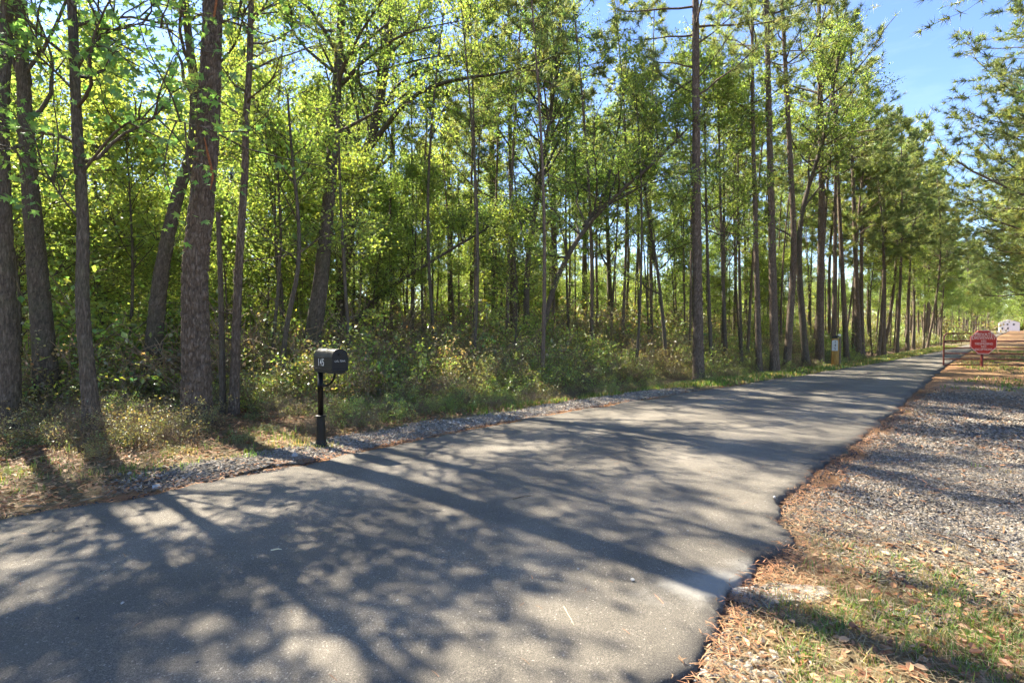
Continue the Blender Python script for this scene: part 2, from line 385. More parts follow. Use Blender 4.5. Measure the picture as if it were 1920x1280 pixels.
ts = np.concatenate([np.arange(-14, 9, .035), np.arange(9, 26, .12), np.arange(26, 200, 1.5)])
ks = np.concatenate([[0, .004, .012, .03, .06, .10, .16], np.linspace(.24, .76, 14), [.84, .90, .94, .97, .988, .996, 1]])
jit = lambda s, amp: ((vnoise(ts * 2.1, ts * 0 + 3, s) - .5) * 1.6 + (vnoise(ts * 7, ts * 0 + 5, s + 1) - .5) * .8 + (vnoise(ts * 24, ts * 0 + 7, s + 2) - .5) * .45) * amp
el = nL(ts) + jit(11, .09); er = nR(ts) + jit(21, .085)
nn2 = er[:, None] + (el - er)[:, None] * ks[None]
tt2 = np.broadcast_to(ts[:, None], nn2.shape)
xx, yy = nt(nn2, tt2)
wdt = (el - er)[:, None]; dE = np.minimum(ks, 1 - ks)[None] * wdt
zz = rise(tt2) + .012 + .035 * sstep(0, .035, dE) + .02 * sstep(0, .5, ks * (1 - ks) * 2)[None] + (vnoise(xx * .8, yy * .8, 31) - .5) * .02 + (vnoise(xx * 16, yy * 16, 33) - .5) * .010 * sstep(.5, .05, dE)
zz[:, 0] = rise(ts) - .06; zz[:, -1] = rise(ts) - .06
px, py = G(1350, 1108); pn, pt = to_nt(px, py)
dust = np.exp(-(((nn2 - pn) * .9 + (tt2 - pt) * .42) / .22) ** 2 - (((tt2 - pt) * .9 - (nn2 - pn) * .42 + .0) / .75) ** 2) * (.4 + .9 * vnoise(nn2 * 9, tt2 * 9, 43)) + .5 * np.exp(-((tt2 - 4) / 6.0) ** 2) * vnoise(nn2 * 1.2, tt2 * .5, 41) * .35
R_, K_ = nn2.shape
track = sum(np.exp(-(((nn2 - er[:, None]) / wdt - f_) / .10) ** 2) for f_ in (.27, .70))
idx = np.arange(R_ * K_).reshape(R_, K_)
F = np.stack([idx[:-1, :-1], idx[:-1, 1:], idx[1:, 1:], idx[1:, :-1]], -1).reshape(-1, 4)[:, ::-1]
dm = mesh("driveway", np.stack([xx, yy, zz], -1).reshape(-1, 3), [F], 'asphalt', None, None, True, dict(edge=dE.reshape(-1), dust=dust.reshape(-1), track=track.reshape(-1)))
drv = obj("driveway", dm); drv["kind"] = "structure"; drv["label"] = "dark asphalt driveway with ragged edges running into the wood"
def road_z(x, y):
    n_, t_ = to_nt(x, y); return rise(t_) + .06

# ------------------------------------------------------------------ trees
def unit(v): return v / (np.linalg.norm(v, axis=-1, keepdims=True) + 1e-9)
def grow(S, D, L, K, rng, wig=.25, up=.1):      # S, D (B,3), L (B,) -> centre lines (B,K,3)
    B = len(S); P = np.zeros((B, K, 3)); P[:, 0] = S; d = unit(D)
    for k in range(1, K):
        d = unit(d + rng.normal(size=(B, 3)) * wig / math.sqrt(K) + np.array([0, 0, up / K]))
        P[:, k] = P[:, k - 1] + d * (L / (K - 1))[:, None]
    return P
def sample_line(P, f):                           # points and directions at fractions f (B,M) along P (B,K,3)
    K = P.shape[1]; x = np.clip(f, 0, .9999) * (K - 1); i = x.astype(int); w = (x - i)[..., None]
    b = np.arange(len(P))[:, None]
    a, c = P[b, i], P[b, i + 1]
    return a + (c - a) * w, unit(c - a)
def side_dirs(D, rng, spread):                   # directions leaving D sideways
    r = unit(np.cross(D, rng.normal(size=D.shape))); return unit(D * math.cos(spread) + r * math.sin(spread))
def bark_disp(th, h, r, cw, ch, seed):
    nc = max(6, int(round(2 * math.pi * r / cw)))
    u = th / (2 * math.pi) * nc + 1.5 * (vnoise(h * 3.5, th * 2, seed + 5) - .5) + .8 * (vnoise(h * 11, th * 5, seed + 6) - .5); v = h / ch + 1.2 * (vnoise(th * 3, h * 2.5, seed + 7) - .5)
    ui, vi = np.floor(u).astype(np.int64), np.floor(v).astype(np.int64)
    f1 = np.full(u.shape, 9.0); f2 = f1.copy(); hid = np.zeros(u.shape)
    for a in (-1, 0, 1):
        for b in (-1, 0, 1):
            cu, cv = (ui + a) % nc, vi + b
            k = (cu * 73856093 ^ cv * 19349663 ^ seed * 83492791) & 0xffffff; k = (k * 1103515245 + 12345) & 0x7fffffff
            jx = (k & 0x3ff) / 1023.; jy = ((k >> 10) & 0x3ff) / 1023.; jz = ((k >> 20) & 0x3ff) / 1023.
            d = np.hypot(ui + a + .1 + .8 * jx - u, vi + b + .1 + .8 * jy - v)
            m = d < f1; f2 = np.where(m, f1, np.minimum(f2, d)); hid = np.where(m, jz, hid); f1 = np.minimum(f1, d)
    e = sstep(.0, .42, f2 - f1)
    return e * (.6 + .4 * hid), e, hid
def trunk_mesh(mb, path, r0, r1, rng, sides=9, step=.5, flare=.35, detail=0, seed=0, flare_h=.45, rpow=1.0, lump=.05):
    path = np.asarray(path, float); seg = np.r_[0, np.cumsum(np.linalg.norm(np.diff(path, axis=0), axis=1))]
    L = seg[-1]; K = max(5, int(L / step)); s = np.linspace(0, L, K)
    if detail: s = np.r_[np.arange(0, detail[1], detail[0]), np.arange(detail[1], L, .4), L]; K = len(s)
    # smooth the hand-placed path
    P = np.stack([np.interp(s, seg, path[:, k]) for k in range(3)], 1)
    w = max(1, int(round(.35 / (s[1] - s[0])))) if detail else 1
    for _ in range(2):
        Q = P.copy()
        for k in range(1, K - 1):
            a, b = max(0, k - w), min(K - 1, k + w); Q[k] = (P[a] + P[b] + P[k] * 2) / 4
        P = Q
    R = r0 + (r1 - r0) * (s / L) ** rpow + r0 * flare * np.exp(-s / flare_h)
    V, F = tubes(P[None], R[None], sides)
    C = np.ones((len(V), 3))
    th = np.tile(np.arange(sides) * 2 * math.pi / sides, K); h = np.repeat(s, sides); Rr = np.repeat(R, sides)
    ax = np.repeat(P, sides, 0); out = unit(V - ax)
    lob = 1 + .10 * np.cos(th * 5 + seed) * np.exp(-h / .3) + lump * (vnoise(th * 1.5 + seed, h * .9, seed) - .5) * 2
    V = ax + out * (Rr * lob)[:, None]
    if detail:
        dsp, e, hid = bark_disp(th, h, r0, detail[2], detail[3], seed + 3)
        d2 = vnoise(th * r0 * 60, h * 45, seed + 9) - .5
        V = V + out * ((dsp * detail[4] + d2 * detail[4] * .45))[:, None]
        C = (.72 + .38 * e * (.75 + .5 * hid))[:, None] * np.ones(3) * (1.0 + .25 * d2[:, None])
    mb.add(V, F, C)
    return P, s, R
def limb_set(mb, S, D, L, R0, K, rng, wig, up, sides=5, tip=.25):
    P = grow(S, D, L, K, rng, wig, up); R = R0[:, None] * (1 + (tip - 1) * np.linspace(0, 1, K)[None] ** .8)
    V, F = tubes(P, R, sides); mb.add(V, F, (.95, .95, .95)); return P
def crown_broad(tb, cb, P, s, R, rng, h0, nlimb, Lmax, nleaf, lsize, color, shape='rhomb', el=(15, 55), per=9, spread=.10, extra=None, prof=None, flat=.8, droop=.2, aim=None):
    top = s[-1]
    hs = np.sort(h0 + (top - h0) * rng.random(nlimb) ** .85 * .98)
    S = np.stack([np.interp(hs, s, P[:, k]) for k in range(3)], 1); Rt = np.interp(hs, s, R)
    f = (hs - h0) / max(.1, top - h0)
    az = np.arange(nlimb) * 2.39996 + rng.normal(0, .5, nlimb) + rng.random() * 6
    if aim is not None: az = aim + rng.normal(0, .9, nlimb)
    e = np.radians(rng.uniform(*el, nlimb)) + f * .35
    D = np.stack([np.cos(az) * np.cos(e), np.sin(az) * np.cos(e), np.sin(e)], 1)
    L = Lmax * (prof(f) if prof else (.35 + .65 * np.sin(np.pi * np.clip(f * .75 + .22, 0, 1)))) * rng.uniform(.65, 1.15, nlimb)
    P1 = limb_set(tb, S, D, L, np.minimum(Rt * .55, .012 + .016 * L), 8, rng, .55, .45, 4)
    f2 = rng.uniform(.3, 1, (nlimb, per)); S2, D2 = sample_line(P1, f2); S2 = S2.reshape(-1, 3); D2 = side_dirs(D2.reshape(-1, 3), rng, .75); D2[:, 2] *= .6
    L2 = np.repeat(L, per) * rng.uniform(.2, .5, nlimb * per) + .15
    P2 = limb_set(tb, S2, D2, L2, np.full(len(S2), .008) + L2 * .003, 5, rng, .5, .1, 3, .35)
    A = np.concatenate([P2, P1[:, 3:8]]); B = len(A)
    if extra is not None: A = np.concatenate([A, extra])
    per_l = int(math.ceil(nleaf / len(A))); Q, _ = sample_line(A, rng.uniform(.1, 1.0, (len(A), per_l)))
    Q = Q.reshape(-1, 3); Q = Q + rng.normal(size=Q.shape) * np.array([1, 1, .6]) * spread
    Q = Q[rng.permutation(len(Q))[:nleaf]]
    # light and dark sprays: hue drifts from spray to spray
    c = vary(rng, color, len(Q), .22, .10) * (.75 + .5 * vnoise(Q[:, 0] * 1.3 + Q[:, 2], Q[:, 1] * 1.3, 5))[:, None]
    leaves(cb, Q, lsize * rng.uniform(.6, 1.25, len(Q)), rng, c, shape, flat, None, droop)
def crown_pine(tb, cb, P, s, R, rng, h0, nlimb, Lmax, tuft_n, needle, width, color, stubs=8, prof=None, el=(-8, 32), aim=None, per=6):
    top = s[-1]
    hs = np.sort(h0 + (top - h0) * rng.random(nlimb)); S = np.stack([np.interp(hs, s, P[:, k]) for k in range(3)], 1); Rt = np.interp(hs, s, R)
    f = (hs - h0) / (top - h0); az = np.arange(nlimb) * 2.39996 + rng.normal(0, .5, nlimb) + rng.random() * 6
    if aim is not None: az = aim + rng.normal(0, .9, nlimb)
    e = np.radians(rng.uniform(*el, nlimb)) + f * .5
    D = np.stack([np.cos(az) * np.cos(e), np.sin(az) * np.cos(e), np.sin(e)], 1)
    L = Lmax * (prof(f) if prof else (1.02 - .75 * f) * (.55 + .45 * np.minimum(1, f * 4))) * rng.uniform(.6, 1.15, nlimb)
    P1 = limb_set(tb, S, D, L, np.minimum(Rt * .5, .012 + .010 * L), 8, rng, .45, .35, 4)
    S2, D2 = sample_line(P1, rng.uniform(.35, 1, (nlimb, per))); S2 = S2.reshape(-1, 3); D2 = side_dirs(D2.reshape(-1, 3), rng, .65); D2[:, 2] = D2[:, 2] * .5 + .12
    L2 = np.repeat(L, per) * rng.uniform(.12, .34, nlimb * per) + .12
    P2 = limb_set(tb, S2, D2, L2, np.full(len(S2), .007), 5, rng, .45, .3, 3, .6)
    if stubs:
        hb = h0 * rng.uniform(.25, 1, stubs); Sb = np.stack([np.interp(hb, s, P[:, k]) for k in range(3)], 1); ab = rng.random(stubs) * 6.28
        limb_set(tb, Sb, np.stack([np.cos(ab), np.sin(ab), rng.normal(0, .25, stubs)], 1), rng.uniform(.2, 1.5, stubs), np.full(stubs, .014), 5, rng, .4, 0, 4, .3)
    A = np.concatenate([P2, P1[:, 3:8]]); m = int(math.ceil(tuft_n / len(A)))
    Q, Dq = sample_line(A, 1 - rng.random((len(A), m)) ** 1.5 * .75); Q = Q.reshape(-1, 3); Dq = Dq.reshape(-1, 3)
    keep = rng.permutation(len(Q))[:tuft_n]; Q, Dq = Q[keep], Dq[keep]
    k = 13; Qn = np.repeat(Q, k, 0); Dn = unit(np.repeat(Dq, k, 0) * .75 + rng.normal(size=Qn.shape) * .75 + np.array([0, 0, .12]))
    Ln = needle * rng.uniform(.65, 1.1, len(Qn)); b = unit(np.cross(Dn, rng.normal(size=Dn.shape))) * (width / 2)
    base = Qn + Dn * .01
    V = np.stack([base - b, base + b, base + Dn * Ln[:, None] + b * .3, ], 1).reshape(-1, 3)
    c = np.repeat(vary(rng, color, len(Q), .22, .12), k, 0) * rng.uniform(.8, 1.2, (len(Qn), 1))
    cb.add(V, np.arange(len(V)).reshape(-1, 3), np.repeat(c, 3, 0))

GREEN = (.20, .275, .056); YEL = (.24, .305, .06); DEEP = (.14, .22, .05); MAPLE = (.15, .275, .065); PINEC = (.21, .25, .08); OLIVE = (.215, .215, .08)

def link_tree(name, label, cat, group, loc, tme, cme, rz=0, sc=1.0):
    r = empty(name, loc, rz); r.scale = (sc,) * 3; tag(r, label, cat, group)
    obj("trunk", tme, r)
    if cme is not None: obj("crown", cme, r)
    return r
TREE_XY = []
MARKS = [(140, "left of the thick scarred pine"), (480, "between the thick scarred pine and the mailbox"), (760, "just right of the mailbox"), (945, "in the sky gap right of the mailbox"), (1120, "behind the slanting trunk"), (1290, "between the slanting trunk and the tall straight pine"), (1440, "right of the tall straight pine"), (1570, "left of the yellow post"), (1700, "right of the yellow post"), (9999, "behind the red gate")]
def where(x, y):
    u = 960 + FPX * x / max(y, .5); dist = math.hypot(x, y)
    return next(w for m_, w in MARKS if u < m_), ("in the front wood", "in the middle wood", "far back")[0 if dist < 17 else 1 if dist < 29 else 2]
ORD = "first second third fourth fifth sixth seventh eighth ninth tenth eleventh twelfth thirteenth fourteenth fifteenth sixteenth seventeenth eighteenth nineteenth twentieth".split()
def featured(name, label, pts, kind, wpx, height, seed, base_v=None, cat="tree", group=None, detail=None, **kw):
    """pts: trunk centre line (u, v) from the base up; wpx: trunk width in photo pixels low and at the last point"""
    rng = np.random.default_rng(seed); u0, v0 = pts[0]
    bx, by = G(u0, base_v or v0); bz = float(hgt(bx, by)) - .12
    pth = [np.array([0, 0, 0.0])]; dep = by; lean = kw.pop('depth_lean', 0.0)
    for (u, v) in pts[1:] if not base_v else pts:
        q = at_depth(u, v, dep)
        if q[2] < bz + .25: continue
        q = at_depth(u, v, dep + lean * (q[2] - bz)); pth.append(q - np.array([bx, by, bz]))
    px_m = FPX / by; r0 = wpx[0] / px_m / 2; rl = wpx[1] / px_m / 2
    hl = pth[-1][2]
    if height > hl + .5:
        d = unit(pth[-1] - pth[-2]) if len(pth) > 1 else np.array([0, 0, 1.0]); d = unit(d + np.array([0, 0, .8]))
        k = 3
        for i_ in range(1, k + 1): pth.append(pth[-1] + d * (height - hl) / k / max(.3, d[2]))
        r1 = max(.02, rl * .35)
    else: r1 = rl
    tb, cb = MB(), MB()
    near = by < 12
    P, s, R = trunk_mesh(tb, pth, r0, r1, rng, sides=kw.pop('sides', 14 if near else 9), step=.3 if near else .6, flare=kw.pop('flare', .35), detail=detail, seed=seed, rpow=.8 if height > hl + .5 else 1.0)
    mats_t, mats_c = kw.pop('bark', 'bark_pine' if kind == 'pine' else 'bark_hard'), 'needles' if kind == 'pine' else 'leaf'
    for (uv, rr) in kw.pop('limbs', []):                       # limbs that the photo shows, as (u, v) lines
        q = np.array([at_depth(u, v, by + dd) - np.array([bx, by, bz]) for (u, v, dd) in uv])
        ss = np.linspace(0, 1, 12); sg = np.linspace(0, 1, len(q)); q = np.stack([np.interp(ss, sg, q[:, k]) for k in range(3)], 1)
        for _ in range(2): q[1:-1] = (q[:-2] + q[2:] + 2 * q[1:-1]) / 4
        V, F = tubes(q[None], (rr * (1 - .8 * ss))[None], 7); tb.add(V, F, (.9, .9, .9))
        kw['_lines'] = kw.get('_lines', []) + [q]
    ln = kw.pop('_lines', [])
    if kind == 'pine': crown_pine(tb, cb, P, s, R, rng, **kw)
    elif kind == 'broad':
        if ln:
            A = np.stack(ln); B_ = len(A)
            S2, D2 = sample_line(A, rng.uniform(.25, 1, (B_, 14))); S2 = S2.reshape(-1, 3); D2 = side_dirs(D2.reshape(-1, 3), rng, .9)
            kw['extra'] = limb_set(tb, S2, D2, rng.uniform(.5, 1.6, len(S2)), np.full(len(S2), .012), 5, rng, .5, .3, 4, .3)
        crown_broad(tb, cb, P, s, R, rng, **kw)
    r = link_tree(name, label, cat, group, (bx, by, bz), tb.mesh("trunk", mats_t, True), cb.mesh("crown", mats_c) if cb.n else None)
    TREE_XY.append((bx, by)); return r

B = dict
HD = (.02, 7.5, .05, .13, .018)
# --- near trees, left to right
featured("broadleaf_tree", "thick dark trunk cut by the left edge of the photo", [(12, 800), (20, 700), (10, 500), (2, 250), (10, 80), (20, -60)], 'broad', (34, 24), 9, 101, detail=(.03, 6, .026, .22, .014), sides=40, h0=5.5, nlimb=14, Lmax=3.2, nleaf=2600, lsize=.115, color=MAPLE, shape='maple')
featured("broadleaf_tree", "second dark trunk from the left edge leaning left as it rises", [(92, 768), (82, 640), (68, 480), (52, 300), (42, 120), (35, -20)], 'broad', (40, 27), 9, 102, detail=(.03, 7, .03, .22, .016), sides=44, h0=4.5, nlimb=14, Lmax=3.4, nleaf=8000, lsize=.065, color=GREEN, shape='rhomb')
featured("maple_tree", "slim maple with star shaped leaves beside the thick scarred pine", [(178, 832), (165, 700), (152, 560), (158, 420), (145, 260), (140, 120), (132, -40)], 'broad', (24, 17), 9.5, 103, detail=(.025, 6, .022, .2, .010), sides=40, flare=.6, h0=2.9, nlimb=13, Lmax=2.6, nleaf=3000, lsize=.105, color=MAPLE, shape='maple', el=(5, 35), spread=.12,
  limbs=[([(150, 330, 0), (230, 225, -.3), (310, 220, -.6), (400, 245, -.9)], .018), ([(143, 130, 0), (180, 70, -.2), (250, 40, -.4), (330, 60, -.6)], .02), ([(148, 180, 0), (90, 120, -.2), (40, 80, -.4), (-30, 90, -.5)], .018), ([(155, 420, 0), (100, 350, -.2), (60, 270, -.3), (10, 275, -.5)], .014)])
featured("broadleaf_tree", "dark leaning trunk just behind the thick scarred pine", [(282, 752), (288, 650), (300, 520), (318, 430), (335, 355), (362, 290), (368, 180), (352, 60), (340, -40)], 'broad', (31, 20), 10, 104, detail=(.04, 8, .035, .22, .016), sides=32, h0=4.5, nlimb=13, Lmax=3.2, nleaf=12000, lsize=.065, color=YEL,
  limbs=[([(335, 355, 0), (372, 300, .1), (400, 290, .2), (450, 285, .3)], .05)])
big = featured("pine_tree", "thickest pine of all with plated bark and orange scars", [(370, 802), (368, 700), (366, 580), (364, 500), (374, 430), (386, 300), (394, 160), (400, 0), (404, -120)], 'pine', (47, 29), 15, 105, detail=(.02, 7.2, .045, .17, .026), sides=80, flare=.18, h0=8.5, nlimb=22, Lmax=3.4, tuft_n=1300, needle=.22, width=.012, color=PINEC, stubs=0)
simple('raw_wood', (.30, .105, .035), .85, 0, 30, .5, .006)
for line in ([(383, 258), (389, 285), (395, 310), (399, 335), (394, 356)], [(407, -6), (404, 14), (401, 34)]):
    rng = np.random.default_rng(9); b = MB(); L_, R__ = [], []
    bv = np.array(big.location)
    for q_, (u, v) in enumerate(line):
        w_ = (.010, .022, .026, .022, .006)[q_ if len(line) == 5 else q_ + 1]
        dd = bv[1] - (.165 if v > 200 else .125) - .012
        for k_, sg in enumerate((-1, -.35, .35, 1)):
            p = at_depth(u + sg * w_ * FPX / dd * .8, v, dd + (.022 if abs(sg) == 1 else .0)); (L_).append(p - bv)
    nV = np.array(L_); k_ = len(line)
    b.add(nV, [[i * 4 + j, i * 4 + j + 1, i * 4 + j + 5, i * 4 + j + 4] for i in range(k_ - 1) for j in range(3)])
    o = obj("scar", b.mesh("scar", 'raw_wood', True), big); o["label"] = "raw orange scar in the bark"
featured("dead_snag", "thin dead snag broken off just right of the thick pine", [(418, 782), (416, 640), (413, 500), (409, 398)], 'bare', (11, 8), 3, 106, cat="snag", flare=.2)
featured("pine_tree", "slender bent pine second right of the thick pine", [(438, 782), (442, 640), (449, 480), (455, 380), (462, 300), (458, 240), (468, 150), (470, 0), (474, -60)], 'pine', (17, 11), 11, 107, detail=(.05, 8, .03, .1, .008), sides=20, flare=.2, h0=4.9, nlimb=24, Lmax=2.2, tuft_n=420, needle=.18, width=.009, color=PINEC, stubs=6)
featured("sapling", "crooked thin sapling left of the mailbox", [(507, 742), (512, 640), (522, 540), (528, 430), (520, 330)], 'broad', (8, 5), 6.0, 108, flare=.2, h0=2.6, nlimb=12, Lmax=1.8, nleaf=3500, lsize=.08, color=GREEN)
featured("sapling", "forked sapling bending right just left of the mailbox", [(524, 752), (532, 640), (548, 560), (562, 500), (560, 400), (548, 300)], 'broad', (12, 6), 6.5, 109, flare=.2, h0=2.2, nlimb=14, Lmax=2.0, nleaf=4500, lsize=.08, color=GREEN)
featured("broadleaf_tree", "tall grey trunk leaning right behind the mailbox", [(570, 745), (585, 640), (602, 530), (614, 400), (626, 250), (636, 100), (645, -30)], 'broad', (34, 21), 11.5, 110, base_v=735, detail=(.04, 9, .032, .22, .015), sides=36, h0=5.6, nlimb=18, Lmax=3.8, nleaf=13000, lsize=.072, color=GREEN,
  limbs=[([(640, 160, 0), (690, 105, -.4), (760, 60, -.9), (860, 40, -1.4)], .05)])
featured("broadleaf_tree", "dark tree throwing a long limb to the right above the mailbox", [(632, 702), (640, 560), (655, 430), (680, 300), (700, 250), (712, 190), (728, 100), (735, -20)], 'broad', (22, 14), 12.5, 111, detail=(.06, 10, .05, .15, .012), sides=24, h0=5.2, nlimb=22, Lmax=4.0, nleaf=18000, lsize=.072, color=GREEN,
  limbs=[([(686, 290, 0), (740, 210, -.5), (790, 165, -1), (870, 143, -1.5), (960, 140, -2), (1040, 105, -2.4)], .09), ([(640, 150, 0), (720, 130, -.5), (830, 100, -1), (960, 110, -1.6)], .05)])
featured("sapling", "arching thin stem bowing right over the thicket by the mailbox", [(645, 660), (665, 590), (700, 555), (770, 515), (840, 470), (920, 425)], 'broad', (9, 4), 3, 112, base_v=705, flare=.1, h0=2.0, nlimb=16, Lmax=1.5, nleaf=3600, lsize=.08, color=GREEN)
# --- middle of the wood
def pole(u, v0, u1, v1, w, seed, kind='pine', height=17, label=None, mid=None, **kw):
    d = B(h0=height * .55, nlimb=30, Lmax=2.8, tuft_n=900, needle=.26, width=.018, color=PINEC) if kind == 'pine' else B(h0=height * .35, nlimb=22, Lmax=2.9, nleaf=12000, lsize=.08, color=GREEN)
    kw_end = kw.pop('end', .75); d.update(kw); pts = [(u, v0)] + (mid or []) + [(u1, v1)]
    return featured("pine_tree" if kind == 'pine' else "broadleaf_tree", label, pts, kind, (w, w * kw_end), height, seed, flare=.2, **d)
pole(742, 668, 738, 290, 12, 120, label="distant slim pine rising behind the long limb over the mailbox")
pole(846, 668, 838, 120, 13, 121, label="bare pine trunk standing against the sky gap, first from the mailbox")
pole(931, 666, 918, 120, 13, 122, label="bare pine trunk in the middle of the sky gap")
pole(965, 690, 955, 180, 14, 123, label="dark straight pine just left of the forked tree")
pole(990, 694, 1035, 200, 15, 124, 'broad', 14, "forked dark tree left of the slanting trunk", mid=[(986, 560), (990, 470), (1012, 340)], color=DEEP, nleaf=20000, nlimb=34, Lmax=4.2, h0=4.5,
  limbs=[([(1012, 340, 0), (1040, 280, .3), (1060, 240, .5), (1080, 180, .8)], .06), ([(990, 470, 0), (970, 400, .2), (965, 330, .4), (950, 250, .6)], .05)])
pole(1000, 706, 1290, 240, 13, 125, 'broad', 8, "mossy trunk slanting far right over the thicket", mid=[(1020, 600), (1045, 510), (1095, 425), (1165, 355), (1225, 310)], nleaf=12000, nlimb=26, h0=3.5, Lmax=3.2, end=.3, color=GREEN,
  limbs=[([(1095, 425, 0), (1130, 380, .3), (1150, 300, .5), (1165, 200, .8), (1180, 120, 1)], .07)])
pole(1040, 668, 1037, 190, 17, 126, label="dark pine directly behind the slanting trunk")
pole(1097, 660, 1095, 200, 14, 127, label="pine pole right of the slanting trunk's foot")
pole(1148, 664, 1138, 400, 13, 128, 'broad', 13.5, "dark stem leaning left between slanting trunk and tall pine", mid=[(1143, 540)], h0=5.0, nlimb=30, Lmax=4.0, nleaf=17000)
pole(1252, 700, 1210, 370, 9, 129, 'broad', 7, "thin stem leaning left before the tall straight pine", mid=[(1240, 560), (1228, 470)], nleaf=6000, Lmax=2.2)
pole(1310, 712, 1304, -40, 20, 130, 'pine', 19, "tall straight dark pine nearest the driveway in mid picture", mid=[(1306, 400)], detail=(.06, 12, .05, .14, .014), sides=24, h0=8.5, nlimb=34, Lmax=3.8, tuft_n=1300)
pole(1335, 698, 1325, 440, 8, 131, 'broad', 10.5, "very thin stem just right of the tall straight pine", h0=5.2, nleaf=11000, Lmax=2.9)
pole(1362, 694, 1350, 360, 9, 132, 'broad', 10, "thin grey stem, second right of the tall straight pine")
pole(1390, 690, 1384, 380, 8, 133, 'broad', 10, "thin stem right of the leafy clump beside the tall pine", nleaf=8000)
pole(1424, 698, 1412, 250, 12, 134, 'pine', 16, "narrow pine three trunks left of the white number plate")
pole(1453, 698, 1437, 0, 17, 135, 'pine', 19, "straight pine with lit bark left of the number plate post", mid=[(1446, 400)])
pole(1474, 692, 1466, 0, 14, 136, 'pine', 19, "pine leaning right at the foot then rising straight", mid=[(1490, 470), (1478, 230)])
pole(1512, 686, 1545, 260, 14, 137, 'broad', 13, "trunk crossing behind its neighbour left of the number plate post", mid=[(1497, 500), (1500, 400)])
pole(1536, 682, 1535, 0, 16, 138, 'pine', 20, "tall bare pine with long branches reaching right into the sky", mid=[(1541, 350)], h0=7.5, nlimb=34, Lmax=5.2, tuft_n=1100, el=(5, 40))
pole(1563, 680, 1566, 380, 9, 139, 'pine', 16, "thin pine directly behind the yellow post")
pole(1588, 676, 1563, 180, 10, 140, 'pine', 17, "slim pine leaning left just right of the yellow post")
pole(1611, 671, 1598, 300, 11, 141, 'pine', 17, "pale sunlit pine, brightest trunk beyond the yellow post")

# --- tree kinds that repeat: each built once, then copied one by one
def proto(kind, seed, H, r0, **kw):
    rng = np.random.default_rng(seed); tb, cb = MB(), MB()
    lean = rng.normal(0, .03, 2); bend = rng.normal(0, .25, 2)
    zs = np.linspace(0, H, 9); path = np.stack([lean[0] * zs + bend[0] * np.sin(zs / H * 3.1), lean[1] * zs + bend[1] * np.sin(zs / H * 3.1 + .6), zs], 1)
    P, s, R = trunk_mesh(tb, path, r0, r0 * .22, rng, sides=8, step=.8, flare=.25, seed=seed)
    (crown_pine if kind == 'pine' else crown_broad)(tb, cb, P, s, R, rng, **kw)
    return tb.mesh("trunk", 'bark_far' if kind == 'pine' else 'bark_hard', True), cb.mesh("crown", 'needles' if kind == 'pine' else 'leaf')
PINES = [proto('pine', 200 + k, 15.5, .11, h0=5.0 + (k % 3) * 1.3, nlimb=42, Lmax=2.7, tuft_n=1150, needle=.30, width=.032, color=PINEC) for k in range(6)]
BROADS = [proto('broad', 220 + k, 10, .075, h0=3.0 + (k % 3) * .8, nlimb=26, Lmax=2.7, nleaf=11000, lsize=.105, color=[GREEN, YEL, DEEP, YEL, GREEN, YEL][k], spread=.17, per=8) for k in range(6)]
SAPS = [proto('broad', 240 + k, 5, .035, h0=.9, nlimb=22, Lmax=1.6, nleaf=4200, lsize=.085, color=[YEL, GREEN, YEL, GREEN][k], spread=.12, per=7) for k in range(4)]
WIDE = [proto('broad', 260 + k, 13, .16, h0=2.4, nlimb=30, Lmax=4.6, nleaf=20000, lsize=.15, color=[GREEN, DEEP, GREEN][k], spread=.24, per=9) for k in range(3)]
TO_ROAD = math.atan2(N2[1], N2[0])
WPINE = [proto('pine', 270 + k, 17, .16, h0=3.0, nlimb=70, Lmax=6.6, tuft_n=6500, needle=.25, width=.022, color=PINEC, prof=lambda f: 1.0 - .5 * f, aim=TO_ROAD, per=9) for k in range(3)]
RT_ = random.Random(5)
def put(kind, variants, n_, t_, sc, name, label, group, rz=None):
    x, y = nt(n_, t_); tme, cme = variants[RT_.randrange(len(variants))]
    TREE_XY.append((x, y))
    return link_tree(name, label, "tree", group, (x, y, float(hgt(x, y)) - .1), tme, cme, RT_.uniform(0, 6.28) if rz is None else rz, sc)
def clear(x, y, d): return all((x - a) ** 2 + (y - b) ** 2 > d * d for a, b in TREE_XY)
# the row of pines lining the driveway beyond the yellow post
t_ = 31.0; k = 0
while t_ < 150:
    for _ in range(2 if t_ < 70 else 1):
        n_ = float(nL(t_)) + RT_.uniform(1.6, 3.2) + RT_.choice([0, 0, 1.2]); x, y = nt(n_, t_ + RT_.uniform(-.6, .6))
        if clear(x, y, 1.0):
            put('pine', PINES, n_, t_, RT_.uniform(.85, 1.08), "pine_tree", ("slim pine, %s trunk of the driveway row beyond the yellow post" % ORD[k] if k < 20 else "slim pine in the far row lining the driveway behind the gate"), "pines lining the driveway beyond the yellow post"); k += 1
    t_ += RT_.uniform(1.3, 2.3) if t_ < 70 else RT_.uniform(2.5, 4.5)
for q_, t_ in enumerate(np.concatenate([np.arange(38, 90, 4.5), np.arange(90, 190, 6)])):               # leafy trees arching over the far driveway
    put('broad', BROADS + WIDE[:1], float(nL(t_)) + (RT_.uniform(2.5, 5) if t_ < 70 else RT_.uniform(1.2, 4)), t_ + RT_.uniform(-2, 2), RT_.uniform(.6, .85), "broadleaf_tree", ("%s nearest of the leafy trees standing among the driveway pines" % ORD[q_] if q_ < 18 else "leafy tree among the pines where the driveway narrows far off"), "leafy trees along the far driveway")
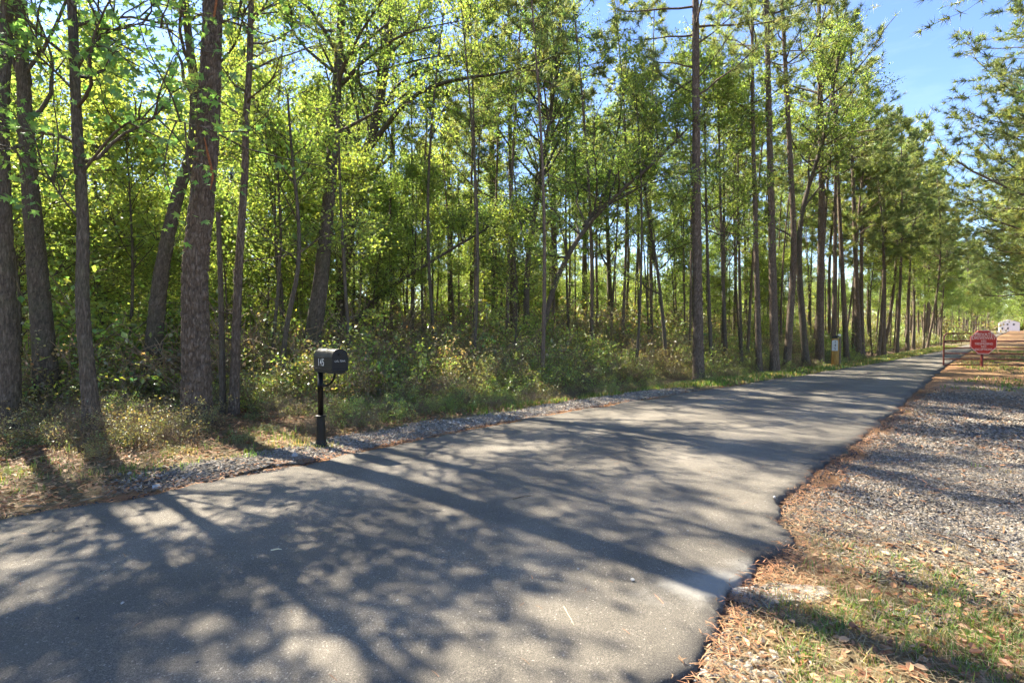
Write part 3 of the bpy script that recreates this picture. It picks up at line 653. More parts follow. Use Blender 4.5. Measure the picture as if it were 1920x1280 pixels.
for q_, (t_, n_, s_) in enumerate(((19, -3.6, .95), (25, -4.0, 1.0), (32, -3.6, .95), (41, -3.6, 1.0), (52, -3.4, .95), (66, -3.4, 1.0))):
    put('pine', WPINE, n_, t_, s_, "pine_tree", "%s nearest of the wide pines reaching in from the right edge" % ORD[q_], "pines overhanging from the right edge", RT_.uniform(-.3, .3))
for q_, (t_, n_, s_) in enumerate(((40, -3.4, .66), (50, -3.0, .7), (62, -2.6, .74), (76, -2.4, .78), (92, -2.8, .85), (110, -3, .9), (120, -1.7, .85), (138, -2.6, .95), (160, -3.0, 1.1), (185, -3.4, 1.1), (24, -4.6, .9), (32, -4.4, .8))):
    put('broad', WIDE, n_, t_, s_, "broadleaf_tree", "%s nearest of the leafy trees right of the driveway beyond the gate" % ORD[q_], "leafy trees at the right edge")
for q_, (t_, n_, s_) in enumerate(((112, 4.6, 1.0), (135, 3.1, .9), (146, 4.2, 1.1), (166, 4.4, 1.1), (188, 4.8, 1.15))):
    put('broad', WIDE, n_, t_, s_, "broadleaf_tree", "%s nearest of the broad dark trees closing the far driveway" % ORD[q_], "broad trees closing the far driveway")
# the wood behind: tall pines, leafy trees and saplings one can tell apart
def fill(count, lo_hi, trange, variants, kind, srange, name, label, group, dmin, seed):
    r = random.Random(seed); done = 0; tries = 0
    while done < count and tries < count * 40:
        tries += 1; t_ = r.uniform(*trange); d_ = lo_hi[0] + (lo_hi[1] - lo_hi[0]) * r.random(); n_ = float(nL(t_)) + d_; x, y = nt(n_, t_)
        if y > 1 and abs(x) / max(y, .1) > 1.25 and t_ > 2: continue
        if variants is SAPS and (y < 2 or x / y < -1.02): continue
        if not clear(x, y, dmin): continue
        w_, dp = where(x, y)
        put(kind, variants, n_, t_, r.uniform(*srange), name, "%s %s, %s" % (label, dp, w_) if y > 1 and x / y > -1.02 else label + " past the left edge", group); done += 1
SLIM = [proto('broad', 280 + k, 12, .055, h0=6.0, nlimb=16, Lmax=1.7, nleaf=2600, lsize=.095, color=[GREEN, YEL, GREEN, DEEP][k], spread=.13, per=6) for k in range(4)]
SPINE = [proto('pine', 290 + k, 14, .065, h0=8.0, nlimb=26, Lmax=1.8, tuft_n=380, needle=.26, width=.03, color=PINEC, stubs=14) for k in range(4)]
fill(22, (9, 38), (3, 46), PINES, 'pine', (.85, 1.25), "pine_tree", "slim pine pole", "pines deep in the wood", 2.0, 1)
fill(28, (8, 30), (4, 42), BROADS, 'broad', (.55, .9), "broadleaf_tree", "leafy tree", "leafy trees deep in the wood", 1.9, 2)
fill(11, (17, 30), (0, 26), BROADS, 'broad', (1.05, 1.3), "broadleaf_tree", "tall leafy tree", "leafy trees deep in the wood", 1.8, 15)
fill(38, (3.2, 16), (5, 44), SLIM, 'broad', (.75, 1.1), "broadleaf_tree", "thin stemmed tree", "thin stems in the wood", 1.0, 8)
fill(64, (2.2, 17), (9, 50), SPINE, 'pine', (.8, 1.15), "pine_tree", "thin straight pine", "thin pines in the wood", 1.0, 9)
fill(105, (4.2, 28), (-1, 50), SAPS, 'broad', (.6, 1.35), "sapling", "light green sapling", "saplings in the understorey", 1.1, 3)
fill(14, (11, 30), (-5, 9), BROADS, 'broad', (.6, .95), "broadleaf_tree", "leafy tree", "leafy trees deep in the wood", 1.6, 12)
fill(30, (6, 24), (-3, 8), SAPS, 'broad', (.8, 1.3), "sapling", "light green sapling", "saplings in the understorey", 1.0, 13)
fill(5, (5.5, 14), (-12, -3), BROADS, 'broad', (.9, 1.2), "broadleaf_tree", "leafy tree of the wood", "trees past the left edge", 2.0, 4)
fill(3, (5, 16), (-12, -3), PINES, 'pine', (.95, 1.2), "pine_tree", "pine of the wood", "trees past the left edge", 2.0, 6)

# ------------------------------------------------------------------ undergrowth and far wood (masses nobody could count)
def shrub(seed, H, W, nst, nleaf, lsize, color, shape='rhomb', woody=.5):
    rng = np.random.default_rng(seed); mb = MB()
    S = np.stack([rng.normal(0, W * .35, nst), rng.normal(0, W * .35, nst), np.full(nst, -.08)], 1)
    D = np.stack([rng.normal(0, .45, nst), rng.normal(0, .45, nst), np.ones(nst)], 1)
    P1 = grow(S, D, H * rng.uniform(.5, 1.1, nst), 7, rng, .6, .1); V, F = tubes(P1, np.full((nst, 7), .006) * np.linspace(1.3, .5, 7), 3); mb.add(V, F, (.20, .145, .09), 1)
    S2, D2 = sample_line(P1, rng.uniform(.3, 1, (nst, 4))); S2 = S2.reshape(-1, 3); P2 = grow(S2, side_dirs(D2.reshape(-1, 3), rng, .9), rng.uniform(.15, .45, len(S2)) * H, 5, rng, .6, .1)
    V, F = tubes(P2, np.full((len(P2), 5), .0035), 3); mb.add(V, F, (.22, .16, .10), 1)
    Q, _ = sample_line(P2, rng.uniform(.1, 1, (len(P2), max(1, nleaf // len(P2))))); Q = Q.reshape(-1, 3) + rng.normal(size=(len(P2) * max(1, nleaf // len(P2)), 3)) * .05
    leaves(mb, Q, lsize * rng.uniform(.6, 1.3, len(Q)), rng, vary(rng, color, len(Q), .3, .18), shape, .9, None, .1)
    return mb.mesh("shrub", ['leaf_waxy', 'woody'])
m, n, l, o = mat('woody'); a = attr(n, "Col"); finish(n, l, o, a.outputs['Color'], .9, spec=.1)
def stuff_instances(name, label, sources, pts, rot, scl, pick):
    col = bpy.data.collections.new(name + "_source")
    for k, me in enumerate(sources):
        so = bpy.data.objects.new("%s_piece_%02d" % (name, k), me); col.objects.link(so)
    me = bpy.data.meshes.new(name); me.vertices.add(len(pts)); me.vertices.foreach_set("co", np.asarray(pts, np.float32).reshape(-1))
    for k, v, ty in (("rot", rot, 'FLOAT'), ("scl", scl, 'FLOAT'), ("pick", pick, 'INT')):
        a = me.attributes.new(k, ty, 'POINT'); a.data.foreach_set("value", np.asarray(v, np.float32 if ty == 'FLOAT' else np.int32))
    o = bpy.data.objects.new(name, me); COL.objects.link(o); o["kind"] = "stuff"; o["label"] = label
    ng = bpy.data.node_groups.new(name, 'GeometryNodeTree')
    ng.interface.new_socket("Geometry", in_out='INPUT', socket_type='NodeSocketGeometry'); ng.interface.new_socket("Geometry", in_out='OUTPUT', socket_type='NodeSocketGeometry')
    N = ng.nodes.new; L = ng.links.new
    gi, go = N('NodeGroupInput'), N('NodeGroupOutput'); ci = N('GeometryNodeCollectionInfo'); ci.inputs[0].default_value = col; ci.inputs['Separate Children'].default_value = True
    ip = N('GeometryNodeInstanceOnPoints'); ip.inputs['Pick Instance'].default_value = True
    def na(nm, ty): q = N('GeometryNodeInputNamedAttribute'); q.data_type = ty; q.inputs[0].default_value = nm; return q.outputs[0]
    cx = N('ShaderNodeCombineXYZ'); L(na("rot", 'FLOAT'), cx.inputs[2]); er_ = N('FunctionNodeEulerToRotation'); L(cx.outputs[0], er_.inputs[0])
    L(gi.outputs[0], ip.inputs['Points']); L(ci.outputs[0], ip.inputs['Instance']); L(na("pick", 'INT'), ip.inputs['Instance Index'])
    L(er_.outputs[0], ip.inputs['Rotation']); L(na("scl", 'FLOAT'), ip.inputs['Scale']); L(ip.outputs[0], go.inputs[0])
    md = o.modifiers.new("scatter", 'NODES'); md.node_group = ng
    return o
rng = np.random.default_rng(31)
BRN = (.25, .19, .10)
SHR = [shrub(300, 1.0, .8, 22, 1300, .048, OLIVE), shrub(301, 1.1, .9, 24, 1200, .05, (.22, .20, .07)), shrub(302, .9, .8, 26, 800, .045, BRN),
       shrub(303, 1.0, .9, 18, 1300, .055, GREEN), shrub(304, .45, .9, 26, 1300, .05, (.15, .185, .06)), shrub(305, .4, .9, 22, 900, .05, OLIVE), shrub(306, 1.2, .8, 16, 1000, .055, YEL), shrub(307, 1.15, .9, 46, 260, .04, BRN), shrub(308, .95, 1.0, 50, 420, .04, (.15, .13, .07))]
pts, rt, sc, pk = [], [], [], []
def sow(N, trange, drange, pw, scale, kinds, keep=None):
    t_ = rng.uniform(*trange, N); d_ = drange[0] + (drange[1] - drange[0]) * rng.random(N) ** pw; n_ = nL(t_) + d_; x, y = nt(n_, t_)
    ok = (y > .5) & (np.abs(x) / np.maximum(y, .1) < 1.2)
    if keep is not None: ok &= keep(x, y, t_, d_)
    x, y = x[ok], y[ok]; s_ = scale(t_[ok], d_[ok]) * rng.uniform(.7, 1.3, len(x)) * (.55 + .9 * vnoise(x * .6, y * .6, 77)); z = hgt(x, y)
    pts.append(np.stack([x, y, z], 1)); rt.append(rng.random(len(x)) * 6.28); sc.append(s_); pk.append(rng.choice(kinds, len(x)))
LFT = lambda t: sstep(4.5, 1.5, t)
sow(1000, (1, 32), (1.7, 8), 1.0, lambda t, d: (.30 + .27 * np.minimum(d - 1.5, 3)) * (1 - .45 * LFT(t)), [0, 1, 6, 6, 7, 8, 3, 3, 0, 2], lambda x, y, t, d: (d > 1.7 + 2.2 * sstep(6.0, 3.8, t)) & (rng.random(len(x)) < (1 - .4 * LFT(t))))
sow(900, (0, 60), (6, 24), 1.0, lambda t, d: 1.4 + .06 * d, [0, 1, 2, 7, 8, 3, 6, 6])
sow(260, (-3, 6), (1.6, 9), .8, lambda t, d: .2 + .07 * d, [4, 5, 8, 4, 1])
sow(170, (3, 30), (1.35, 2.4), 1.0, lambda t, d: .32 + 0 * d, [5, 8, 3, 8])
sow(650, (-2, 80), (22, 46), 1.0, lambda t, d: 3.2 + 0 * d, [0, 3, 6, 6, 1])
sow(700, (60, 230), (4, 45), 1.0, lambda t, d: 3.2 + 0 * d, [0, 3, 6, 6, 1])
sow(420, (226, 246), (-26, 22), 1.0, lambda t, d: 4.0 + 0 * t, [0, 3, 6, 6])
sow(420, (30, 130), (2.6, 9), 1.0, lambda t, d: 1.15 + 0 * t, [0, 3, 6, 6])
stuff_instances("undergrowth", "tangled brown and green undergrowth along the edge of the wood", SHR, np.concatenate(pts), np.concatenate(rt), np.concatenate(sc), np.concatenate(pk))
# far wood
pts, rt, sc, pk = [], [], [], []
FAR = []
for (a, b_) in (BROADS[:3] + PINES[:2]):
    FAR.append((a, b_))
def joined(a, b_):                                # trunk and crown of one kind as a single mesh for the far mass
    va = np.zeros(len(a.vertices) * 3, np.float32); a.vertices.foreach_get("co", va); vb = np.zeros(len(b_.vertices) * 3, np.float32); b_.vertices.foreach_get("co", vb)
    mb = MB()
    for me, v, mi in ((a, va, 0), (b_, vb, 1)):
        k = len(me.polygons[0].vertices); f = np.zeros(len(me.loops), np.int32); me.loops.foreach_get("vertex_index", f)
        c = np.zeros(len(me.vertices) * 4, np.float32); me.color_attributes["Col"].data.foreach_get("color", c)
        mb.add(v.reshape(-1, 3), f.reshape(-1, k), c.reshape(-1, 4)[:, :3], mi)
    return mb.mesh("far_tree", [a.materials[0].name, b_.materials[0].name])
N = 330; t_ = rng.uniform(-10, 190, N); d_ = rng.uniform(36, 75, N); d_ = np.where(t_ > 70, rng.uniform(6, 60, N), d_); d_ = np.where(np.arange(N) < 60, rng.uniform(-45, 40, N), d_); t_ = np.where(np.arange(N) < 60, rng.uniform(236, 290, N), t_); x, y = nt(nL(t_) + d_, t_)
xb, yb = nt(rng.uniform(-22, 26, 46), rng.uniform(232, 262, 46)); x = np.r_[x, xb]; y = np.r_[y, yb]
ok = (y > 4) & (np.abs(x) / np.maximum(y, .1) < 1.2)
x, y = x[ok], y[ok]
stuff_instances("distant_woods", "far off wood closing the view behind the trunks", [joined(*p) for p in FAR], np.stack([x, y, hgt(x, y) - .1], 1), rng.random(len(x)) * 6.28, rng.uniform(.7, 1.05, len(x)), rng.choice([0, 1, 2, 0, 1, 3, 4], len(x)))

# ------------------------------------------------------------------ built things
def text_mesh(body, size, depth, mname, align='CENTER', squeeze=1.0, spacing=1.0):
    cu = bpy.data.curves.new("lettering", 'FONT'); cu.body = body; cu.size = size; cu.extrude = depth; cu.align_x = align; cu.align_y = 'CENTER'; cu.space_character = spacing
    o = bpy.data.objects.new("lettering", cu); COL.objects.link(o); dg = bpy.context.evaluated_depsgraph_get()
    me = bpy.data.meshes.new_from_object(o.evaluated_get(dg)); COL.objects.unlink(o); bpy.data.objects.remove(o)
    me.materials.clear(); me.materials.append(MATS[mname])
    if squeeze != 1.0: me.transform(Matrix.Diagonal((squeeze, 1, 1, 1)))
    return me
def axes(xa, ya, origin):                        # matrix whose X runs along xa and whose Z faces out (xa x ya)
    xa = Vector(xa).normalized(); ya = Vector(ya).normalized(); za = xa.cross(ya)
    return Matrix(((xa.x, ya.x, za.x, origin[0]), (xa.y, ya.y, za.y, origin[1]), (xa.z, ya.z, za.z, origin[2]), (0, 0, 0, 1)))

# mailbox: local +X points to the driveway, local -Y is the numbered side
mx_, my_ = G(602, 838); mz = float(hgt(mx_, my_))
mail = empty("mailbox", (mx_, my_, mz), math.atan2(-N2[1], -N2[0])); mail.scale = (.96,) * 3; tag(mail, "black dome topped mailbox numbered 145 on a post at the gravel edge", "mailbox")
b = MB(); b.lathe([(0, -.05), (.085, -.05), (.085, .03), (.078, .045), (.07, .06), (.068, .085), (.062, .10), (.058, .24), (.052, .40), (.060, .405), (.072, .412), (.072, .424), (.05, .43), (.0, .43)], 20)
obj("post_base", b.mesh("post_base", 'black_metal', False), mail)
b = MB(); b.lathe([(.0, .42), (.036, .42), (.036, .80), (.042, .805), (.042, .845), (.036, .85), (.036, 1.03), (0, 1.03)], 18); obj("post", b.mesh("post", 'black_metal', True), mail)
b = MB(); a = np.linspace(0, 1, 14); q = np.stack([.03 + .38 * np.sin(a * 1.5) ** 1.0, 0 * a, .82 + .205 * (1 - np.cos(a * 1.45))], 1); b.tube(q, np.full(14, .016), 10); obj("brace", b.mesh("brace", 'black_metal', True), mail)
b = MB(); b.box((.26, 0, 1.022), (.56, .15, .03)); obj("tray", b.mesh("tray", 'black_metal'), mail)
def dome(w, h, seg=14):
    a = np.linspace(0, math.pi, seg); r = w / 2
    return [(-r, 0), *[(-r * math.cos(x), h - r + r * math.sin(x)) for x in a], (r, 0)]
def extrude(b, prof, x0, x1, cap=(True, True)):
    p = np.array(prof); k = len(p); V = np.concatenate([np.c_[np.full(k, x0), p], np.c_[np.full(k, x1), p]])
    b.add(V, [[i, (i + 1) % k, k + (i + 1) % k, k + i] for i in range(k)])
    c = np.array([p[:, 0].mean(), p[:, 1].mean()])
    for e, xx in enumerate((x0, x1)):
        if cap[e]:
            V = np.concatenate([np.c_[np.full(k, xx), p], [[xx, *c]]]); b.add(V, [[i, (i + 1) % k, k] for i in range(k)])
ZB = 1.04; MX = .10
b = MB(); extrude(b, [(y, ZB + z) for y, z in dome(.20, .275)], -.07 + MX, .43 + MX); body = obj("box_body", b.mesh("box_body", 'black_metal'), mail)
b = MB(); extrude(b, [(y, ZB - .004 + z) for y, z in dome(.212, .285)], .43 + MX, .452 + MX); door = obj("door", b.mesh("door", 'black_door'), mail)
b = MB(); b.box((.462 + MX, 0, ZB + .212), (.024, .03, .018)); b.box((.472 + MX, 0, ZB + .205), (.01, .05, .012)); obj("latch", b.mesh("latch", 'black_metal'), door)
b = MB(); b.box((.458 + MX, 0, ZB + .012), (.03, .206, .012)); obj("lip", b.mesh("lip", 'black_metal'), door)
b = MB(); b.box((.18 + MX, -.1035, ZB + .168), (.48, .007, .008)); b.box((.18 + MX, -.1035, ZB + .02), (.48, .007, .008)); obj("side_rib", b.mesh("side_rib", 'black_metal'), body)
for k, ch in enumerate("145"):
    o = obj("digit", text_mesh(ch, .135, .0015, 'white_print', squeeze=.72), body); o.matrix_local = axes((1, 0, 0), (0, 0, 1), (.075 + MX + .062 * k, -.1025, ZB + .098))
o = obj("lettering", text_mesh("U.S. MAIL", .036, .001, 'faded_print'), door); o.matrix_local = axes((0, 1, 0), (0, 0, 1), (.4535 + MX, 0, ZB + .125))

# gate of red pipes, swung beside the driveway
gx, gy = G(1769, 687); gz = float(hgt(gx, gy)); gate = empty("pipe_gate", (gx, gy, gz), math.radians(-5)); tag(gate, "red tubular pipe gate with rounded corner standing beside the driveway", "gate")
GW, GH = 4.6, 1.36
a = np.linspace(0, math.pi / 2, 8)
b = MB(); q = np.concatenate([[[0, 0, .02]], np.stack([.16 - .16 * np.cos(a), 0 * a, GH - .16 + .16 * np.sin(a)], 1), [[GW, 0, GH]]]); b.tube(q, np.full(len(q), .027), 10); obj("frame", b.mesh("frame", 'rust_pipe', True), gate)
for zr in (.10, .33, .56, .78, 1.06):
    b = MB(); b.tube([[0.02, 0, zr], [GW * .5, 0, zr - .008], [GW, 0, zr]], [.024] * 3, 8); obj("rail", b.mesh("rail", 'rust_pipe', True), gate)
b = MB(); b.tube([[0.0, 0, -.05], [.0, 0, .9]], [.031, .031], 10); obj("end_post", b.mesh("end_post", 'rust_pipe', True), gate)
for xg in (3.1, 4.62):
    b = MB(); b.tube([[xg, .045, -.1 if xg > 4 else .08], [xg, .045, GH + (.12 if xg > 4 else -.02)]], [.05 if xg > 4 else .032] * 2, 10); obj("post" if xg > 4 else "upright", b.mesh("upright", 'rust_pipe', True), gate)
# octagonal sign on its own short post in front of the gate
sx, sy = G(1842, 688.5); sz = float(hgt(sx, sy)); s_z = at_depth(1839, 641, sy)[2] - sz
yaw = math.radians(-8)
sgn = empty("octagonal_sign", (sx, sy, sz), yaw); tag(sgn, "red octagonal no trespassing sign with pale lettering before the gate", "sign")
def octagon(r): return [(r / math.cos(math.pi / 8) * math.cos(math.pi / 8 + k * math.pi / 4), r / math.cos(math.pi / 8) * math.sin(math.pi / 8 + k * math.pi / 4)) for k in range(8)]
def plate(b, r, y0, y1, zc):
    p = np.array(octagon(r)); V = np.concatenate([np.c_[p[:, 0], np.full(8, y0), zc + p[:, 1]], np.c_[p[:, 0], np.full(8, y1), zc + p[:, 1]]])
    b.add(V, [[i, (i + 1) % 8, 8 + (i + 1) % 8, 8 + i] for i in range(8)]); b.add(V, [[0, 1, 2, 3, 4, 5, 6, 7]]); b.add(V, [[15, 14, 13, 12, 11, 10, 9, 8]])
SR = .465
b = MB(); b.tube([[0, .03, -.2], [0, .03, s_z]], [.045, .045], 8); obj("post", b.mesh("post", 'red_paint', True), sgn)
b = MB(); plate(b, SR, -.034, -.014, s_z); pan = obj("panel", b.mesh("panel", 'sign_red'), sgn)
b = MB()
for k in range(8):
    p = np.array(octagon(SR - .004)); q = np.array(octagon(SR - .022)); i, j = k, (k + 1) % 8
    b.add([[p[i, 0], -.037, s_z + p[i, 1]], [p[j, 0], -.037, s_z + p[j, 1]], [q[j, 0], -.037, s_z + q[j, 1]], [q[i, 0], -.037, s_z + q[i, 1]]], [[0, 1, 2, 3]])
obj("border", b.mesh("border", 'sign_cream'), pan)
for tx, zz_, hh_, sq in (("PRIVATE", .29, .185, .92), ("DRIVEWAY", .155, .185, .92), ("NO", .03, .115, 1), ("TRESPASSING", -.075, .125, .85), ("NO", -.185, .115, 1), ("EXCEPTIONS", -.295, .125, .85)):
    o = obj("lettering", text_mesh(tx, hh_, .002, 'sign_cream', squeeze=sq), pan); o.matrix_local = axes((1, 0, 0), (0, 0, 1), (0, -.0375, s_z + zz_))

# yellowed timber post with the number plate and a small box on top
wx, wy = G(1566, 686); wz = float(hgt(wx, wy)); wp = empty("marker_post", (wx, wy, wz), math.radians(-40)); tag(wp, "yellowed timber post carrying a white number plate under the pines", "post")
ph = (686 - 634) / FPX * wy
b = MB(); b.lathe([(0, -.2), (.15, -.2), (.145, .3), (.138, ph * .7), (.135, ph - .03), (.12, ph), (0, ph)], 20); obj("timber", b.mesh("timber", 'post_wood', True), wp)
b = MB(); b.box((.155, .02, ph * .5 + .02), (.05, .16, ph + .03)); obj("side_board", b.mesh("side_board", 'twig'), wp)
pl_h = .44; pz = ph - .06 - pl_h / 2
b = MB(); a = np.linspace(0, math.pi, 9); prof = [(-.105, -pl_h / 2), (.105, -pl_h / 2)] + [(.105 * math.cos(x), pl_h / 2 - .06 + .06 * math.sin(x)) for x in a]
p = np.array(prof); k = len(p); V = np.concatenate([np.c_[p[:, 0], np.full(k, -.165), pz + p[:, 1]], np.c_[p[:, 0], np.full(k, -.145), pz + p[:, 1]]])
b.add(V, [[i, (i + 1) % k, k + (i + 1) % k, k + i] for i in range(k)]); b.add(V, [list(range(k))])
pla = obj("number_plate", b.mesh("number_plate", 'white_print'), wp)
for k, ch in enumerate("145"):
    o = obj("digit", text_mesh(ch, .15, .001, 'plastic_black'), pla); o.matrix_local = axes((1, 0, 0), (0, 0, 1), (0.01, -.1665, pz + .135 - .135 * k))
b = MB(); b.box((-.02, 0, ph + .04), (.20, .16, .07)); b.box((.05, -.02, ph + .09), (.16, .12, .04)); cap = obj("box_cap", b.mesh("box_cap", 'plastic_black'), wp)
b = MB(); b.lathe([(0, ph + .08), (.05, ph + .08), (.055, ph + .13), (.05, ph + .17), (0, ph + .18)], 12, c=(.13, -.03)); obj("lamp_cover", b.mesh("lamp_cover", 'white_print', True), cap)

# far white house at the end of the driveway
hx, hy = nt(.1, 215); hz = 1.05; hs = empty("white_house", (hx, hy, hz), math.radians(-40)); hs.scale = (.52,) * 3; tag(hs, "white gabled house far off at the end of the driveway", "house")
HW, HD_, HE, HR = 8.4, 8.0, 4.7, 6.4
b = MB(); V = [[-HW / 2, 0, -.5], [HW / 2, 0, -.5], [HW / 2, 0, HE], [0, 0, HR], [-HW / 2, 0, HE]]; V2 = [[x, HD_, z] for x, _, z in V]
b.add(V + V2, [[0, 1, 2, 4], [5, 9, 7, 6]]); b.add(V + V2, [[4, 2, 3], [9, 8, 7]]); b.add(V + V2, [[0, 4, 9, 5], [1, 6, 7, 2]])
wall = obj("wall", b.mesh("wall", 'house_white'), hs)
for k in range(24):
    zk = .0 + .19 * k; b = MB(); b.box((0, -.012, zk + .09), (HW - .02, .02, .17)); obj("siding_board", b.mesh("siding_board", 'house_white'), wall)
b = MB()
for sgnx in (-1, 1):
    p0, p1 = np.array([sgnx * (HW / 2 + .35), 0, HE - .17]), np.array([0, 0, HR + .05])
    V = [p0 + [0, -.35, 0], p1 + [0, -.35, 0], p1 + [0, HD_ + .3, 0], p0 + [0, HD_ + .3, 0]]; V = V + [v + np.array([0, 0, .14]) for v in V]
    b.add(V, [[0, 1, 2, 3], [4, 5, 6, 7], [0, 1, 5, 4], [1, 2, 6, 5], [2, 3, 7, 6], [3, 0, 4, 7]])
obj("roof", b.mesh("roof", 'shingle_grey'), hs)
for wx_, wz_, ww, wh in ((1.7, 3.6, .9, 1.2), (-.7, 1.3, .8, 1.3), (-3.0, 1.3, .8, 1.3), (-.9, 3.6, .8, 1.1)):
    b = MB()
    for dx, dz, a_, c_ in ((-ww / 2, 0, .09, wh + .18), (ww / 2, 0, .09, wh + .18), (0, -wh / 2, ww, .09), (0, wh / 2, ww, .09), (0, 0, ww, .05)): b.box((wx_ + dx, -.045, wz_ + dz), (a_, .06, c_))
    f_ = obj("window", b.mesh("window", 'house_trim'), hs)
    for dz in (-wh / 4, wh / 4):
        b = MB(); b.box((wx_, -.03, wz_ + dz), (ww - .1, .02, wh / 2 - .06)); obj("pane", b.mesh("pane", 'house_glass'), f_)
b = MB(); b.box((2.2, -.05, 1.0), (2.0, .06, 2.0)); gd = obj("garage_door", b.mesh("garage_door", 'house_trim'), hs)
for k in range(4):
    b = MB(); b.box((2.2, -.09, .25 + .5 * k), (1.9, .02, .44)); obj("door_panel", b.mesh("door_panel", 'house_white'), gd)

# ------------------------------------------------------------------ loose stones, litter, grass
rng = np.random.default_rng(77)
def ico():
    p = (1 + 5 ** .5) / 2; V = np.array([[-1, p, 0], [1, p, 0], [-1, -p, 0], [1, -p, 0], [0, -1, p], [0, 1, p], [0, -1, -p], [0, 1, -p], [p, 0, -1], [p, 0, 1], [-p, 0, -1], [-p, 0, 1]], float)
    F = np.array([[0, 11, 5], [0, 5, 1], [0, 1, 7], [0, 7, 10], [0, 10, 11], [1, 5, 9], [5, 11, 4], [11, 10, 2], [10, 7, 6], [7, 1, 8], [3, 9, 4], [3, 4, 2], [3, 2, 6], [3, 6, 8], [3, 8, 9], [4, 9, 5], [2, 4, 11], [6, 2, 10], [8, 6, 7], [9, 8, 1]])
    return V / np.linalg.norm(V[0]), F
IV, IF = ico()
OV = np.array([[1, 0, 0], [-1, 0, 0], [0, 1, 0], [0, -1, 0], [0, 0, 1], [0, 0, -1]], float); OF = np.array([[0, 2, 4], [2, 1, 4], [1, 3, 4], [3, 0, 4], [2, 0, 5], [1, 2, 5], [3, 1, 5], [0, 3, 5]])
def stones(mb, x, y, z, size, C, rng, fine=False):
    N = len(x); T_, TF = (IV, IF) if fine else (OV * 1.12, OF); k = len(T_)
    if N == 0: return
    sc_ = size[:, None] * np.stack([rng.uniform(.8, 1.35, N), rng.uniform(.65, 1.0, N), rng.uniform(.45, .8, N)], 1)
    V = T_[None] * (1 + rng.normal(0, .16, (N, k, 1))) * sc_[:, None] + (0 if fine else rng.normal(0, .22, (N, k, 3)) * size[:, None, None])
    yw = rng.random(N) * 6.28; tl = rng.normal(0, .4, N); c, s_ = np.cos(tl), np.sin(tl)
    V = np.stack([V[..., 0] * c[:, None] - V[..., 2] * s_[:, None], V[..., 1], V[..., 0] * s_[:, None] + V[..., 2] * c[:, None]], -1)
    c, s_ = np.cos(yw), np.sin(yw)
    V = np.stack([V[..., 0] * c[:, None] - V[..., 1] * s_[:, None], V[..., 0] * s_[:, None] + V[..., 1] * c[:, None], V[..., 2]], -1)
    V = V + np.stack([x, y, z + size * .25], 1)[:, None]
    mb.add(V.reshape(-1, 3), (TF[None] + (np.arange(N) * k)[:, None, None]).reshape(-1, 3), np.repeat(C, k, 0))
def scol(N):
    g_ = np.clip(np.exp(rng.normal(math.log(.15), .38, N)), .05, .75); return g_[:, None] * np.where(rng.random((N, 1)) < .35, np.array([[1.22, .96, .68]]), np.array([[1.12, .99, .81]]))
def field(N, trange, nfun, dens):                 # spots spread evenly over t and n, thinned by a density
    t_ = rng.uniform(*trange, N); n_ = nfun(t_, rng.random(N)); x, y = nt(n_, t_); k = rng.random(N) < dens(x, y, t_, n_)
    return x[k], y[k], t_[k], n_[k]
on_view = lambda x, y: (y > 1.2) & (np.abs(x) / np.maximum(y, .1) < 1.15)
# right hand gravel
mb = MB()
rdens = lambda x, y, t, n: on_view(x, y) * sstep(3.4, 4.1, t + (vnoise(x * 1.2, y * 1.2, 51) - .5) * 1.2) * sstep(.0, .35, nR(t) - n + (vnoise(x * 2, y * 2, 52) - .5) * .5) * (.35 + .65 * sstep(.32, .5, vnoise(x * .9, y * .9, 53)))
x, y, t_, n_ = field(60000, (3.2, 8), lambda t, r: nR(t) - r * (1.2 + t * .12), rdens); stones(mb, x, y, hgt(x, y), rng.uniform(.008, .0165, len(x)), scol(len(x)), rng)
x, y, t_, n_ = field(30000, (8, 17), lambda t, r: nR(t) - r * (1.6 + t * .06), lambda x, y, t, n: rdens(x, y, t, n) * sstep(17, 12.5, t)); stones(mb, x, y, hgt(x, y), rng.uniform(.011, .023, len(x)), scol(len(x)), rng)
cx, cy = G(1350, 1262); x, y, t_, n_ = field(1500, (1.6, 3.2), lambda t, r: nR(t) - .02 - r * .35, lambda x, y, t, n: np.exp(-((x - cx) / .22) ** 2 - ((y - cy) / .16) ** 2) + .06); stones(mb, x, y, hgt(x, y), rng.uniform(.012, .022, len(x)), scol(len(x)) * 1.5, rng, True)
cx, cy = G(1720, 1150); N = 160; x = rng.normal(cx, .12, N); y = rng.normal(cy, .05, N); stones(mb, x, y, hgt(x, y), rng.uniform(.01, .017, N), scol(N) * 1.2, rng, True)
gr = obj("gravel", mb.mesh("gravel", 'stone_bits')); gr["kind"] = "stuff"; gr["label"] = "pale grey gravel covering the verge right of the driveway"
mb = MB()
ldens = lambda x, y, t, n: on_view(x, y) * sstep(.6, 1.6, t) * sstep(12.5, 10, t) * sstep(.08, .32, n - nL(t) + (vnoise(x * 2, y * 2, 61) - .5) * .35) * sstep(1.15, .75, n - nL(t) + (vnoise(x * 1.5, y * 1.5, 62) - .5) * .6)
x, y, t_, n_ = field(24000, (.5, 5), lambda t, r: nL(t) + r * 1.3, ldens); stones(mb, x, y, hgt(x, y), rng.uniform(.012, .024, len(x)), scol(len(x)) * 1.15, rng)
x, y, t_, n_ = field(26000, (5, 12.5), lambda t, r: nL(t) + r * 1.3, ldens); stones(mb, x, y, hgt(x, y), rng.uniform(.013, .026, len(x)), scol(len(x)) * 1.3, rng)
